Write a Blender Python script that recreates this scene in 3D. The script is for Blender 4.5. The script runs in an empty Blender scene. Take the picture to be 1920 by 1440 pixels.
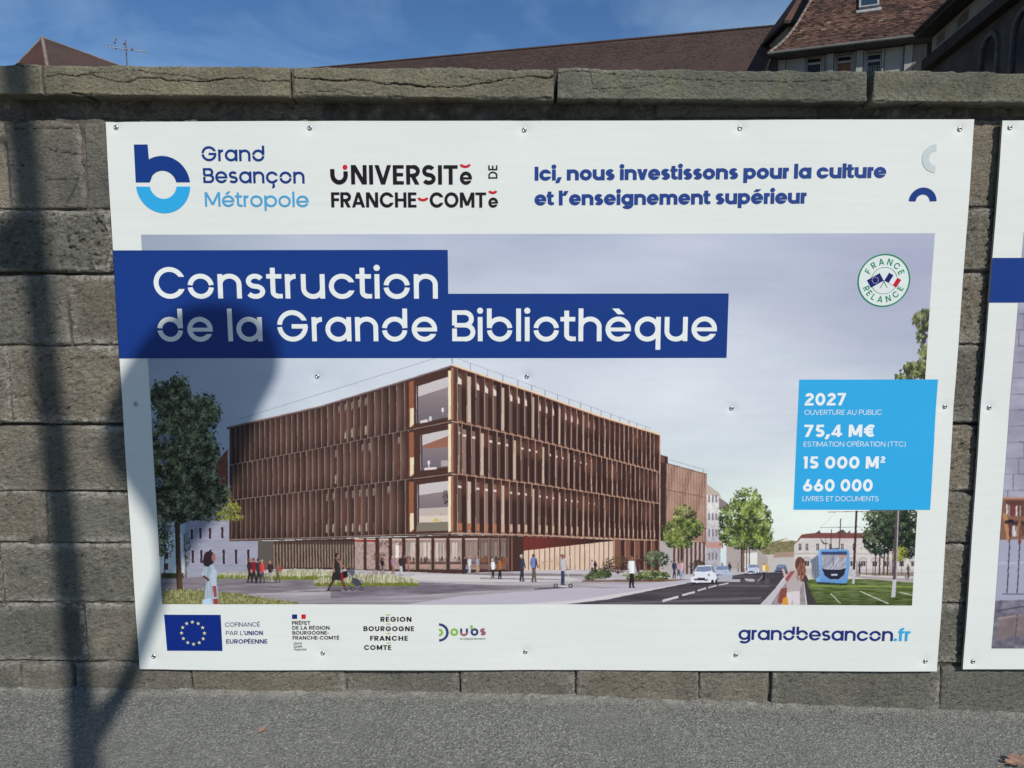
import bpy, math, random
import numpy as np
from mathutils import Matrix, Vector

scene = bpy.context.scene
COL = scene.collection
# ------------------------------------------------------------------ camera
F = 1400.0
YAW, PITCH, ROLL = -0.00665423, -0.11599484, -0.00125932
EZ = 1.50                                   # eye height
YP = 2.66625                                # front plane of the information boards
YW = 2.692                                  # mean face of the stones
def _axes():
    cy, sy = math.cos(YAW), math.sin(YAW); cp, sp = math.cos(PITCH), math.sin(PITCH)
    cr, sr = math.cos(ROLL), math.sin(ROLL)
    f = np.array([sy*cp, cy*cp, sp]); r = np.array([cy, -sy, 0.0]); u = np.cross(r, f)
    return cr*r+sr*u, -sr*r+cr*u, f
AR, AU, AF = _axes()
cam_d = bpy.data.cameras.new('camera'); cam = bpy.data.objects.new('camera', cam_d); COL.objects.link(cam)
cam_d.sensor_width = 36; cam_d.lens = F/1920*36; cam_d.clip_start = 0.05; cam_d.clip_end = 3000
mw = Matrix.Identity(4)
for i in range(3):
    mw[i][0] = AR[i]; mw[i][1] = AU[i]; mw[i][2] = -AF[i]
mw[2][3] = EZ
cam.matrix_world = mw
scene.camera = cam
# ------------------------------------------------------------------ light
SUN_EL, SUN_AZ = math.radians(38), math.radians(30.5)      # azimuth from behind the camera towards the right
TO_SUN = np.array([math.sin(SUN_AZ)*math.cos(SUN_EL), -math.cos(SUN_AZ)*math.cos(SUN_EL), math.sin(SUN_EL)])
world = bpy.data.worlds.new('World'); scene.world = world; world.use_nodes = True
nt = world.node_tree; nt.nodes.clear()
wo = nt.nodes.new('ShaderNodeOutputWorld'); bg = nt.nodes.new('ShaderNodeBackground')
sky = nt.nodes.new('ShaderNodeTexSky'); sky.sky_type = 'NISHITA'; sky.sun_disc = False
sky.sun_elevation = SUN_EL; sky.sun_rotation = math.atan2(TO_SUN[0], TO_SUN[1])
sky.altitude = 250; sky.air_density = 1.0; sky.dust_density = 0.1; sky.ozone_density = 3.0
bg.inputs['Strength'].default_value = 0.090
tc = nt.nodes.new('ShaderNodeTexCoord')
mp = nt.nodes.new('ShaderNodeMapping'); mp.inputs['Scale'].default_value = (1.0, 1.0, 2.6); mp.inputs['Rotation'].default_value = (0.2, 0.5, 0.4)
n1 = nt.nodes.new('ShaderNodeTexNoise'); n1.inputs['Scale'].default_value = 3.2; n1.inputs['Detail'].default_value = 7; n1.inputs['Roughness'].default_value = 0.55; n1.inputs['Distortion'].default_value = 0.6
rp = nt.nodes.new('ShaderNodeMapRange'); rp.inputs['From Min'].default_value = 0.40; rp.inputs['From Max'].default_value = 0.74; rp.inputs['To Min'].default_value = 0.0; rp.inputs['To Max'].default_value = 0.62
mx = nt.nodes.new('ShaderNodeMix'); mx.data_type = 'RGBA'
mx.inputs['B'].default_value = (4.3, 6.3, 8.6, 1)
hs = nt.nodes.new('ShaderNodeHueSaturation'); hs.inputs['Saturation'].default_value = 1.22; hs.inputs['Value'].default_value = 1.0; hs.inputs['Hue'].default_value = 0.507
nt.links.new(tc.outputs['Generated'], mp.inputs['Vector']); nt.links.new(mp.outputs[0], n1.inputs['Vector'])
nt.links.new(n1.outputs['Fac'], rp.inputs['Value']); nt.links.new(rp.outputs[0], mx.inputs['Factor'])
nt.links.new(sky.outputs[0], hs.inputs['Color']); nt.links.new(hs.outputs[0], mx.inputs['A']); nt.links.new(mx.outputs['Result'], bg.inputs['Color']); nt.links.new(bg.outputs[0], wo.inputs[0])
sun_d = bpy.data.lights.new('sun', 'SUN'); sun_d.energy = 4.35; sun_d.angle = math.radians(0.53); sun_d.color = (1.0, 0.955, 0.88)
sun = bpy.data.objects.new('sun', sun_d); COL.objects.link(sun)
sun.rotation_euler = Vector(TO_SUN).to_track_quat('Z', 'Y').to_euler()
scene.view_settings.view_transform = 'Standard'; scene.view_settings.look = 'None'
scene.view_settings.gamma = 1.0; scene.view_settings.exposure = -0.10; scene.view_settings.use_curve_mapping = False

# ------------------------------------------------------------------ measuring helpers
def ray(px, py):
    return AR*((px-960)/F) - AU*((py-720)/F) + AF
def on_y(px, py, Y):
    d = ray(px, py); k = Y/d[1]; return np.array([d[0]*k, Y, d[2]*k+EZ])
def on_z(px, py, Z):
    d = ray(px, py); k = (Z-EZ)/d[2]; return np.array([d[0]*k, d[1]*k, Z])
def on_plane(px, py, o, n):
    d = ray(px, py); e = np.array([0, 0, EZ]); k = np.dot(np.array(o)-e, n)/np.dot(d, n); return e+d*k
def px_of(x, y, z):                          # arrays -> measured picture position
    q = np.stack([x, y, z-EZ], -1); c = q@AF
    return 960+F*(q@AR)/c, 720-F*(q@AU)/c
def lin(c):
    c = np.asarray(c, float)/255.0
    return np.where(c <= 0.04045, c/12.92, ((c+0.055)/1.055)**2.4)
PK = np.array([0.96, 0.95, 0.97])                            # print albedo from the tone seen in full sun
def ink(c): return np.clip(lin(c)*PK, 0.0, 0.86)
random.seed(7); RNG = np.random.default_rng(11)

# ------------------------------------------------------------------ numpy noise
def _h(i, j, s):
    n = (i.astype(np.int64)*374761393 + j.astype(np.int64)*668265263 + s*2147483647) & 0xFFFFFFFF
    n = ((n ^ (n >> 13))*1274126177) & 0xFFFFFFFF
    return ((n ^ (n >> 16)) & 0xFFFF)/65535.0
def vn(x, y, s=0):
    x = np.asarray(x, float); y = np.asarray(y, float)
    xi = np.floor(x); yi = np.floor(y); a = x-xi; b = y-yi
    a = a*a*(3-2*a); b = b*b*(3-2*b)
    return (_h(xi, yi, s)*(1-a)+_h(xi+1, yi, s)*a)*(1-b)+(_h(xi, yi+1, s)*(1-a)+_h(xi+1, yi+1, s)*a)*b
def fbm(x, y, s=0, o=4, g=0.5):
    t = 0; a = 1.0; n = 0
    for k in range(o):
        t = t+a*vn(x*2**k+17.3*k, y*2**k-9.1*k, s+k*13); n += a; a *= g
    return t/n

# ------------------------------------------------------------------ object helpers
def prop(o, label=None, cat=None, group=None, kind=None):
    if label: o['label'] = label
    if cat: o['category'] = cat
    if group: o['group'] = group
    if kind: o['kind'] = kind
    return o
def empty(name, loc, label, cat, group=None, kind=None):
    o = bpy.data.objects.new(name, None); COL.objects.link(o); o.location = Vector([float(v) for v in loc])
    o.empty_display_size = 0.2
    return prop(o, label, cat, group, kind)
def mesh_obj(name, V, Fs, mat, parent=None, smooth=False, col=None, attr=None):
    me = bpy.data.meshes.new(name)
    V = np.asarray(V, np.float32)
    if parent is not None: V = V - np.array(parent_loc(parent), np.float32)
    if isinstance(Fs, np.ndarray) and Fs.ndim == 2:
        k = Fs.shape[1]; me.vertices.add(len(V)); me.vertices.foreach_set('co', V.ravel())
        me.loops.add(Fs.size); me.loops.foreach_set('vertex_index', Fs.astype(np.int32).ravel())
        me.polygons.add(len(Fs)); me.polygons.foreach_set('loop_start', np.arange(0, Fs.size, k, dtype=np.int32))
        me.update(calc_edges=True)
    else:
        me.from_pydata([tuple(map(float, v)) for v in V], [], [tuple(int(i) for i in f) for f in Fs]); me.update()
    if col is not None:
        a = me.color_attributes.new('Col', 'FLOAT_COLOR', 'POINT')
        c = np.ones((len(V), 4), np.float32); c[:, :3] = col; a.data.foreach_set('color', c.ravel())
    if attr is not None:
        for k_, v_ in attr.items():
            a = me.attributes.new(k_, 'FLOAT', 'POINT'); a.data.foreach_set('value', np.asarray(v_, np.float32).ravel())
    if smooth: me.polygons.foreach_set('use_smooth', np.ones(len(me.polygons), bool))
    me.materials.append(mat)
    o = bpy.data.objects.new(name, me); COL.objects.link(o)
    if parent is not None: o.parent = parent
    return o
def parent_loc(p):
    v = np.array(p.location[:]); 
    while p.parent is not None:
        p = p.parent; v = v+np.array(p.location[:])
    return v
def grid_faces(nx, ny):                     # verts index j*nx+i
    i, j = np.meshgrid(np.arange(nx-1), np.arange(ny-1)); a = (j*nx+i).ravel()
    return np.stack([a, a+1, a+nx+1, a+nx], -1)
def box(V, Fs, p, q):
    (x0, y0, z0), (x1, y1, z1) = p, q; b = len(V)
    V += [(x0, y0, z0), (x1, y0, z0), (x1, y1, z0), (x0, y1, z0), (x0, y0, z1), (x1, y0, z1), (x1, y1, z1), (x0, y1, z1)]
    Fs += [(b, b+3, b+2, b+1), (b+4, b+5, b+6, b+7), (b, b+1, b+5, b+4), (b+1, b+2, b+6, b+5), (b+2, b+3, b+7, b+6), (b+3, b, b+4, b+7)]
def prism(V, Fs, poly, off):                # polygon (3d pts) extruded by vector off
    b = len(V); n = len(poly); off = np.array(off)
    V += [tuple(p) for p in poly]+[tuple(np.array(p)+off) for p in poly]
    Fs += [tuple(range(b, b+n)), tuple(range(b+2*n-1, b+n-1, -1))]
    Fs += [(b+i, b+n+i, b+n+(i+1) % n, b+(i+1) % n) for i in range(n)]
def tube(V, Fs, p, q, r, r2=None, n=10):
    p = np.array(p, float); q = np.array(q, float); r2 = r if r2 is None else r2
    d = (q-p)/np.linalg.norm(q-p); a = np.cross(d, [0, 0, 1.0] if abs(d[2]) < 0.9 else [1.0, 0, 0]); a /= np.linalg.norm(a); c = np.cross(d, a)
    b = len(V)
    for P, R in ((p, r), (q, r2)):
        for k in range(n):
            t = 2*math.pi*k/n; V.append(tuple(P+R*(math.cos(t)*a+math.sin(t)*c)))
    Fs += [(b+k, b+(k+1) % n, b+n+(k+1) % n, b+n+k) for k in range(n)]
    Fs += [tuple(range(b+n-1, b-1, -1)), tuple(range(b+n, b+2*n))]

# ------------------------------------------------------------------ materials
def new_mat(name, rough=0.8, spec=0.3):
    m = bpy.data.materials.new(name); m.use_nodes = True; t = m.node_tree
    b = t.nodes['Principled BSDF']; b.inputs['Roughness'].default_value = rough; b.inputs['Specular IOR Level'].default_value = spec
    return m, t, b
def N(t, kind, **kw):
    n = t.nodes.new(kind)
    for k, v in kw.items():
        if k in n.inputs: n.inputs[k].default_value = v
        else: setattr(n, k, v)
    return n
def noise(t, vec, sc, det=4, ro=0.5, dist=0.0):
    n = N(t, 'ShaderNodeTexNoise', Scale=sc, Detail=det, Roughness=ro, Distortion=dist); t.links.new(vec, n.inputs['Vector']); return n.outputs['Fac']
def ramp(t, fac, stops):
    r = t.nodes.new('ShaderNodeValToRGB'); e = r.color_ramp.elements
    while len(e) < len(stops): e.new(0.5)
    for el, (p, c) in zip(e, stops): el.position = p; el.color = (*c, 1)
    t.links.new(fac, r.inputs[0]); return r.outputs[0]
def mixc(t, fac, a, b, mode='MIX'):
    m = t.nodes.new('ShaderNodeMix'); m.data_type = 'RGBA'; m.blend_type = mode
    for s, v in (('Factor', fac), ('A', a), ('B', b)):
        if isinstance(v, (int, float)): m.inputs[s].default_value = v
        elif isinstance(v, tuple): m.inputs[s].default_value = (*v, 1)
        else: t.links.new(v, m.inputs[s])
    return m.outputs['Result']
def mrange(t, v, a, b, c=0.0, d=1.0):
    m = t.nodes.new('ShaderNodeMapRange'); t.links.new(v, m.inputs[0])
    for k, x in zip(('From Min', 'From Max', 'To Min', 'To Max'), (a, b, c, d)): m.inputs[k].default_value = x
    return m.outputs[0]
def bump(t, b, h, dist, strength=1.0, prev=None):
    n = N(t, 'ShaderNodeBump', Strength=strength, Distance=dist); t.links.new(h, n.inputs['Height'])
    if prev is not None: t.links.new(prev, n.inputs['Normal'])
    t.links.new(n.outputs[0], b.inputs['Normal']); return n.outputs[0]
def pos(t, scale=(1, 1, 1), rot=(0, 0, 0)):
    g = t.nodes.new('ShaderNodeNewGeometry'); m = N(t, 'ShaderNodeMapping'); m.inputs['Scale'].default_value = scale; m.inputs['Rotation'].default_value = rot
    t.links.new(g.outputs['Position'], m.inputs[0]); return m.outputs[0]

def stone_material(name, dark, mid, light, lichen=0.0, pink=0.0, chips=1.0):
    m, t, b = new_mat(name, 0.92, 0.2)
    p = pos(t)
    oi = t.nodes.new('ShaderNodeObjectInfo')
    add = N(t, 'ShaderNodeVectorMath', operation='ADD'); sc = N(t, 'ShaderNodeVectorMath', operation='SCALE'); sc.inputs['Scale'].default_value = 9.0
    cmb = t.nodes.new('ShaderNodeCombineXYZ'); t.links.new(oi.outputs['Random'], cmb.inputs[0]); t.links.new(oi.outputs['Random'], cmb.inputs[2])
    t.links.new(cmb.outputs[0], sc.inputs[0]); t.links.new(p, add.inputs[0]); t.links.new(sc.outputs[0], add.inputs[1]); q = add.outputs[0]
    c = ramp(t, noise(t, q, 5.0, 6, 0.62, 0.4), [(0.28, dark), (0.5, mid), (0.74, light)])
    tint = ramp(t, oi.outputs['Random'], [(0.0, (0.72, 0.79, 0.77)), (0.25, (1.02, 1.0, 0.93)), (0.5, (1.26, 1.12, 0.95)), (0.75, (0.86, 0.88, 0.84)), (1.0, (1.12, 1.02, 0.87))])
    c = mixc(t, 1.0, c, tint, 'MULTIPLY')
    if pink: 
        c = mixc(t, mrange(t, noise(t, q, 2.1, 4, 0.6), 0.58, 0.78, 0, pink), c, (0.33, 0.245, 0.195))
    # fine crystalline speckle and lime flecks
    fine = noise(t, p, 210, 3, 0.7)
    c = mixc(t, mrange(t, fine, 0.3, 0.7, 0.45, 0.0), c, (0.07, 0.066, 0.058))
    c = mixc(t, mrange(t, noise(t, p, 95, 4, 0.72), 0.62, 0.8, 0, 0.7), c, (0.42, 0.40, 0.36))
    if lichen:
        c = mixc(t, mrange(t, noise(t, q, 7.5, 7, 0.68, 0.8), 0.55, 0.76, 0, lichen), c, (0.25, 0.225, 0.12))
        c = mixc(t, mrange(t, noise(t, q, 11, 7, 0.7, 0.5), 0.66, 0.8, 0, lichen*0.9), c, (0.40, 0.38, 0.28))
    at = N(t, 'ShaderNodeAttribute', attribute_name='pit')
    c = mixc(t, at.outputs['Fac'], c, (0.035, 0.031, 0.027))
    chp = N(t, 'ShaderNodeTexNoise', Scale=66.0, Detail=4.0, Roughness=0.66, Distortion=1.3); t.links.new(pos(t, (1, 1, 2.0), (0, 0.3, 0)), chp.inputs['Vector'])
    am = noise(t, q, 6.0, 3, 0.6)
    dk = N(t, 'ShaderNodeMath', operation='MULTIPLY'); t.links.new(mrange(t, chp.outputs['Fac'], 0.36, 0.43, chips, 0.0), dk.inputs[0]); t.links.new(mrange(t, am, 0.3, 0.6, 0.35, 0.95), dk.inputs[1])
    c = mixc(t, dk.outputs[0], c, (0.05, 0.047, 0.041))
    at2 = N(t, 'ShaderNodeAttribute', attribute_name='lime')
    lf = N(t, 'ShaderNodeMath', operation='MULTIPLY'); t.links.new(at2.outputs['Fac'], lf.inputs[0]); t.links.new(mrange(t, noise(t, p, 50, 5, 0.75), 0.42, 0.54), lf.inputs[1])
    c = mixc(t, lf.outputs[0], c, (0.50, 0.475, 0.42))
    t.links.new(c, b.inputs['Base Color'])
    n1 = bump(t, b, noise(t, p, 170, 5, 0.75), 0.004, 1.0)
    n2 = bump(t, b, chp.outputs['Fac'], 0.015*chips, 1.0, n1)
    return m
M_STONE = stone_material('weathered_limestone', (0.20, 0.197, 0.178), (0.285, 0.272, 0.238), (0.38, 0.355, 0.305), 0.10, 0.4)
M_COPING = stone_material('coping_limestone', (0.13, 0.136, 0.115), (0.215, 0.216, 0.172), (0.31, 0.305, 0.235), 0.55, 0.0, 0.5)
m_, t_, b_ = new_mat('lime_mortar', 0.95, 0.1)
c_ = ramp(t_, noise(t_, pos(t_), 18, 6, 0.7), [(0.3, (0.045, 0.04, 0.034)), (0.55, (0.13, 0.115, 0.095)), (0.75, (0.34, 0.30, 0.25))])
t_.links.new(c_, b_.inputs['Base Color']); bump(t_, b_, noise(t_, pos(t_), 120, 5, 0.7), 0.004)
M_MORTAR = m_

def asphalt_material():
    m, t, b = new_mat('asphalt', 0.88, 0.3); p = pos(t)
    v = N(t, 'ShaderNodeTexVoronoi', Scale=170.0); t.links.new(p, v.inputs['Vector'])
    sep = t.nodes.new('ShaderNodeSeparateColor'); t.links.new(v.outputs['Color'], sep.inputs[0])
    c = ramp(t, sep.outputs[0], [(0.0, (0.13, 0.134, 0.122)), (0.5, (0.215, 0.22, 0.195)), (0.85, (0.28, 0.283, 0.25)), (1.0, (0.40, 0.395, 0.345))])
    d = noise(t, p, 2.3, 5, 0.6)
    c = mixc(t, mrange(t, d, 0.48, 0.62, 0, 0.42), c, (0.16, 0.165, 0.15))
    c = mixc(t, mrange(t, noise(t, p, 1.1, 4, 0.55), 0.5, 0.62, 0, 0.3), c, (0.27, 0.27, 0.24))
    c = mixc(t, mrange(t, noise(t, p, 200, 2, 0.6), 0.53, 0.64, 0, 0.75), c, (0.07, 0.07, 0.064))
    at = N(t, 'ShaderNodeAttribute', attribute_name='lime')
    lf = N(t, 'ShaderNodeMath', operation='MULTIPLY'); t.links.new(at.outputs['Fac'], lf.inputs[0]); t.links.new(mrange(t, noise(t, p, 30, 6, 0.7), 0.38, 0.6), lf.inputs[1])
    c = mixc(t, lf.outputs[0], c, (0.37, 0.355, 0.31))
    at = N(t, 'ShaderNodeAttribute', attribute_name='pit')
    c = mixc(t, at.outputs['Fac'], c, (0.06, 0.06, 0.056))
    t.links.new(c, b.inputs['Base Color'])
    n1 = bump(t, b, v.outputs['Distance'], 0.004, 0.7)
    bump(t, b, noise(t, p, 210, 3, 0.65), 0.0045, 1.0, n1)
    return m
M_ASPH = asphalt_material()

def print_material(name, color=None, rough=0.42):
    m, t, b = new_mat(name, rough, 0.22)
    if color is None:
        at = N(t, 'ShaderNodeAttribute', attribute_name='Col'); c = at.outputs['Color']
    else:
        rgb = t.nodes.new('ShaderNodeRGB'); rgb.outputs[0].default_value = (*[float(x) for x in color], 1); c = rgb.outputs[0]
    p = pos(t, (1, 1, 14))
    c = mixc(t, mrange(t, noise(t, p, 4, 5, 0.6), 0.35, 0.8, 0.0, 0.07), c, (0.35, 0.37, 0.37), 'MULTIPLY')      # faint weathering
    c = mixc(t, mrange(t, noise(t, pos(t), 130, 2, 0.6), 0.77, 0.80, 0.0, 0.14), c, (0.4, 0.39, 0.36))      # dust specks
    t.links.new(c, b.inputs['Base Color'])
    w = N(t, 'ShaderNodeTexWave', Scale=36.0, Distortion=0.4, Detail=1.0); w.bands_direction = 'Z'; t.links.new(pos(t), w.inputs['Vector'])
    n1 = bump(t, b, w.outputs['Fac'], 0.0005, 0.13)
    bump(t, b, noise(t, pos(t, (1.2, 1, 3)), 1.6, 2, 0.5), 0.004, 0.28, n1)
    return m
_inks = {}
def INK(c, rough=0.42):
    k = tuple(c)
    if k not in _inks: _inks[k] = print_material('print_ink_%02x%02x%02x' % k, ink(c), rough)
    return _inks[k]
M_PRINT = print_material('picture_print')
M_BOARD = print_material('white_corrugated_plastic', (0.69, 0.715, 0.68), 0.36)
M_EDGE, t_, b_ = new_mat('board_edge', 0.6)
w_ = N(t_, 'ShaderNodeTexWave', Scale=60.0); w_.bands_direction = 'Z'; t_.links.new(pos(t_), w_.inputs['Vector'])
t_.links.new(ramp(t_, w_.outputs['Fac'], [(0.2, (0.22, 0.22, 0.21)), (0.8, (0.5, 0.5, 0.48))]), b_.inputs['Base Color'])
M_STEEL, t_, b_ = new_mat('zinc_screw', 0.28); b_.inputs['Metallic'].default_value = 0.9
t_.links.new(ramp(t_, noise(t_, pos(t_), 300, 3), [(0.3, (0.35, 0.36, 0.38)), (0.7, (0.6, 0.61, 0.63))]), b_.inputs['Base Color'])
M_SLOT, t_, b_ = new_mat('screw_recess', 0.7); b_.inputs['Base Color'].default_value = (0.03, 0.03, 0.035, 1)

def simple(name, stops, sc, rough=0.8, bscale=None, bdist=0.01, det=5):
    m, t, b = new_mat(name, rough)
    t.links.new(ramp(t, noise(t, pos(t), sc, det, 0.6), stops), b.inputs['Base Color'])
    if bscale: bump(t, b, noise(t, pos(t), bscale, 4, 0.6), bdist)
    return m

# ------------------------------------------------------------------ ground and pavement
GZ = lambda x: 0.0 + np.where(x < 0, -0.010*x, -0.036*x-0.002*x*x)*1.0      # the pavement falls towards the right
def ground():
    xs = np.concatenate([np.linspace(-14, -2.5, 24)[:-1], np.arange(-2.5, 2.6, 0.0055), np.linspace(2.6, 14, 24)[1:]])
    ys = np.concatenate([np.linspace(-6, 1.7, 30)[:-1], np.arange(1.7, 2.76, 0.0048)])
    X, Y = np.meshgrid(xs, ys); fine = ((np.abs(X) < 2.5) & (Y > 1.7))
    Z = GZ(np.clip(X, -3.2, 3.2))-0.002
    g = fbm(X*120, Y*120, 3, 3, 0.6); g2 = fbm(X*170, Y*170, 8, 2, 0.7)
    Z = Z+np.where(fine, (g-0.5)*0.0028+(g2-0.5)*0.003, 0)+0.006*(fbm(X*3, Y*3, 5, 3)-0.5)
    lime = np.exp(-((Y-YW+0.012)/(0.022+0.035*fbm(X*6, Y*2, 9, 3)))**2)*np.clip(2.2*fbm(X*3.1, Y*0.1, 21, 4)-0.15, 0, 1)
    Z = Z+0.010*np.exp(-((Y-YW)/0.04)**2)*fbm(X*14, Y*14, 31, 3)
    pit = np.clip((0.40-g)*3.0, 0, 0.3)*fine
    V = np.stack([X, Y, Z], -1).reshape(-1, 3)
    o = mesh_obj('pavement', V, grid_faces(len(xs), len(ys)), M_ASPH, smooth=True, attr={'lime': lime.ravel(), 'pit': pit.ravel()})
    prop(o, kind='structure')
    far = simple('yard_gravel', [(0.3, (0.13, 0.12, 0.10)), (0.7, (0.24, 0.22, 0.19))], 3.0, 0.95, 40, 0.02)
    o = mesh_obj('ground', [(-900, -900, -0.25), (900, -900, -0.25), (900, 1200, -0.25), (-900, 1200, -0.25)], [(0, 1, 2, 3)], far); prop(o, kind='structure')
ground()

# ------------------------------------------------------------------ the stone wall
wall = empty('stone_wall', (0, YW+0.2, 0), 'weathered grey limestone wall with projecting coping running behind the information boards', 'wall')
def zpx(px, py): return on_y(px, py, YW)[2]
def xpx(px, py=700): return on_y(px, py, YW)[0]
def block(name, x0, x1, z0, z1, y, depth, mat, step, seed, amp=0.010, chisel=0.006, slope0=0.0, slope1=0.0, cracks=(), lime=(0, 0, 0, 0), edge=0.012, top=False):
    """a rock-faced block: relief front sheet whose rim turns back into the joint, sides to the core"""
    w = x1-x0; nx = max(6, int(w/step)+1); nz = max(6, int((z1-z0)/step)+1)
    u = np.linspace(0, 1, nx); v = np.linspace(0, 1, nz); U, Vv = np.meshgrid(u, v)
    X = x0+U*w; zb = z0+slope0*(X-x0); zt = z1+slope1*(X-x0); Z = zb+Vv*(zt-zb)
    ed = np.minimum(np.minimum(X-x0, x1-X), np.minimum(Z-zb, zt-Z))
    wob = 0.024*(fbm(X*9, Z*9, seed, 4)-0.5)+0.010*(fbm(X*45, Z*45, seed+1, 3)-0.5)
    edge = edge*0.62; rim = np.clip((ed+wob*0.55)/edge, 0, 1); rim = 1-(1-rim)**2.2
    r = fbm(X*3.5, Z*3.5, seed+3, 4)-0.5
    a = 0.62; Xr = X*math.cos(a)+Z*math.sin(a); Zr = -X*math.sin(a)+Z*math.cos(a)
    wx = 0.02*fbm(X*12, Z*12, seed+9, 3)
    ch = 0.6*fbm((Xr+wx)*26, (Zr+wx)*62, seed+7, 3, 0.6)+0.4*fbm((Xr+wx)*52, (Zr+wx)*110, seed+27, 3, 0.6); ch = 1-np.abs(ch-0.5)*3.2
    gr = (fbm(X*110, Z*110, seed+15, 3, 0.65)-0.5)*1.4
    out = amp*r*2+chisel*(ch-0.6)*2.0+0.0035*gr
    pit = np.clip((0.38-ch)*2.2, 0, 0.55)*min(1, chisel/0.004)
    for pts, cw, cd in cracks:
        pts = np.array(pts, float)
        dmin = np.full(X.shape, 9.0)
        jx = X+0.012*(fbm(X*30, Z*30, seed+40, 3)-0.5); jz = Z+0.020*(fbm(X*22, Z*22, seed+44, 4)-0.5)
        for p, q in zip(pts[:-1], pts[1:]):
            d = q-p; L = (d**2).sum(); k = np.clip(((jx-p[0])*d[0]+(jz-p[1])*d[1])/L, 0, 1)
            dmin = np.minimum(dmin, np.hypot(jx-p[0]-k*d[0], jz-p[1]-k*d[1]))
        wv = cw*(0.35+1.3*fbm(X*8, Z*8, seed+50, 2))
        c = np.clip(1-dmin/wv, 0, 1); out = out-cd*c; pit = np.maximum(pit, np.clip(c*1.5, 0, 0.95))
    Y = y-out*rim+(1-rim)*edge*1.1
    X2 = X+np.where((U > 0) & (U < 1), 0, 1)*wob*0.5; Z2 = Z+np.where((Vv > 0) & (Vv < 1), 0, 1)*wob*0.5
    pit = np.maximum(pit, (1-rim)*0.28)
    # lime strength: left, right, bottom, top
    lm = np.zeros_like(X)
    for k_, dd in zip(lime, (X-x0, x1-X, Z-zb, zt-Z)):
        if k_: lm = np.maximum(lm, k_*np.exp(-(dd/(0.010+0.022*fbm(X*7, Z*7, seed+60, 2)))**2)*np.clip(3.2*fbm(X*4, Z*4, seed+61, 3)-1.0, 0, 1))
    V = np.stack([X2, Y, Z2], -1).reshape(-1, 3)
    Fq = grid_faces(nx, nz)
    per = list(range(nx))+[j*nx+nx-1 for j in range(1, nz)]+[(nz-1)*nx+i for i in range(nx-2, -1, -1)]+[j*nx for j in range(nz-2, 0, -1)]
    per = np.array(per); b = len(V); back = V[per].copy(); back[:, 1] = y+depth
    nper = len(per); k = np.arange(nper); k2 = (k+1) % nper
    side = np.stack([per[k2], per[k], b+k, b+k2], -1)
    V = np.concatenate([V, back]); Fq = np.concatenate([Fq, side])
    return mesh_obj(name, V, Fq, mat, wall, smooth=True,
                    attr={'pit': np.concatenate([pit.ravel(), np.full(nper, 0.5)]), 'lime': np.concatenate([lm.ravel(), np.zeros(nper)])})

ROWS = [393, 511, 648, 794, 921, 1018, 1130, 1241]           # bed joints measured at the left
rz = [zpx(110, r) for r in ROWS]
z_under = on_y(110, 187, YW-0.06)[2]
rowz = [z_under-0.055]+rz                                    # top course begins below the thin course
seed = 100
def cr(points, w=0.003, d=0.007): return ([(xpx(a, b), zpx(a, b)) for a, b in points], w*0.8, d)
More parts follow.
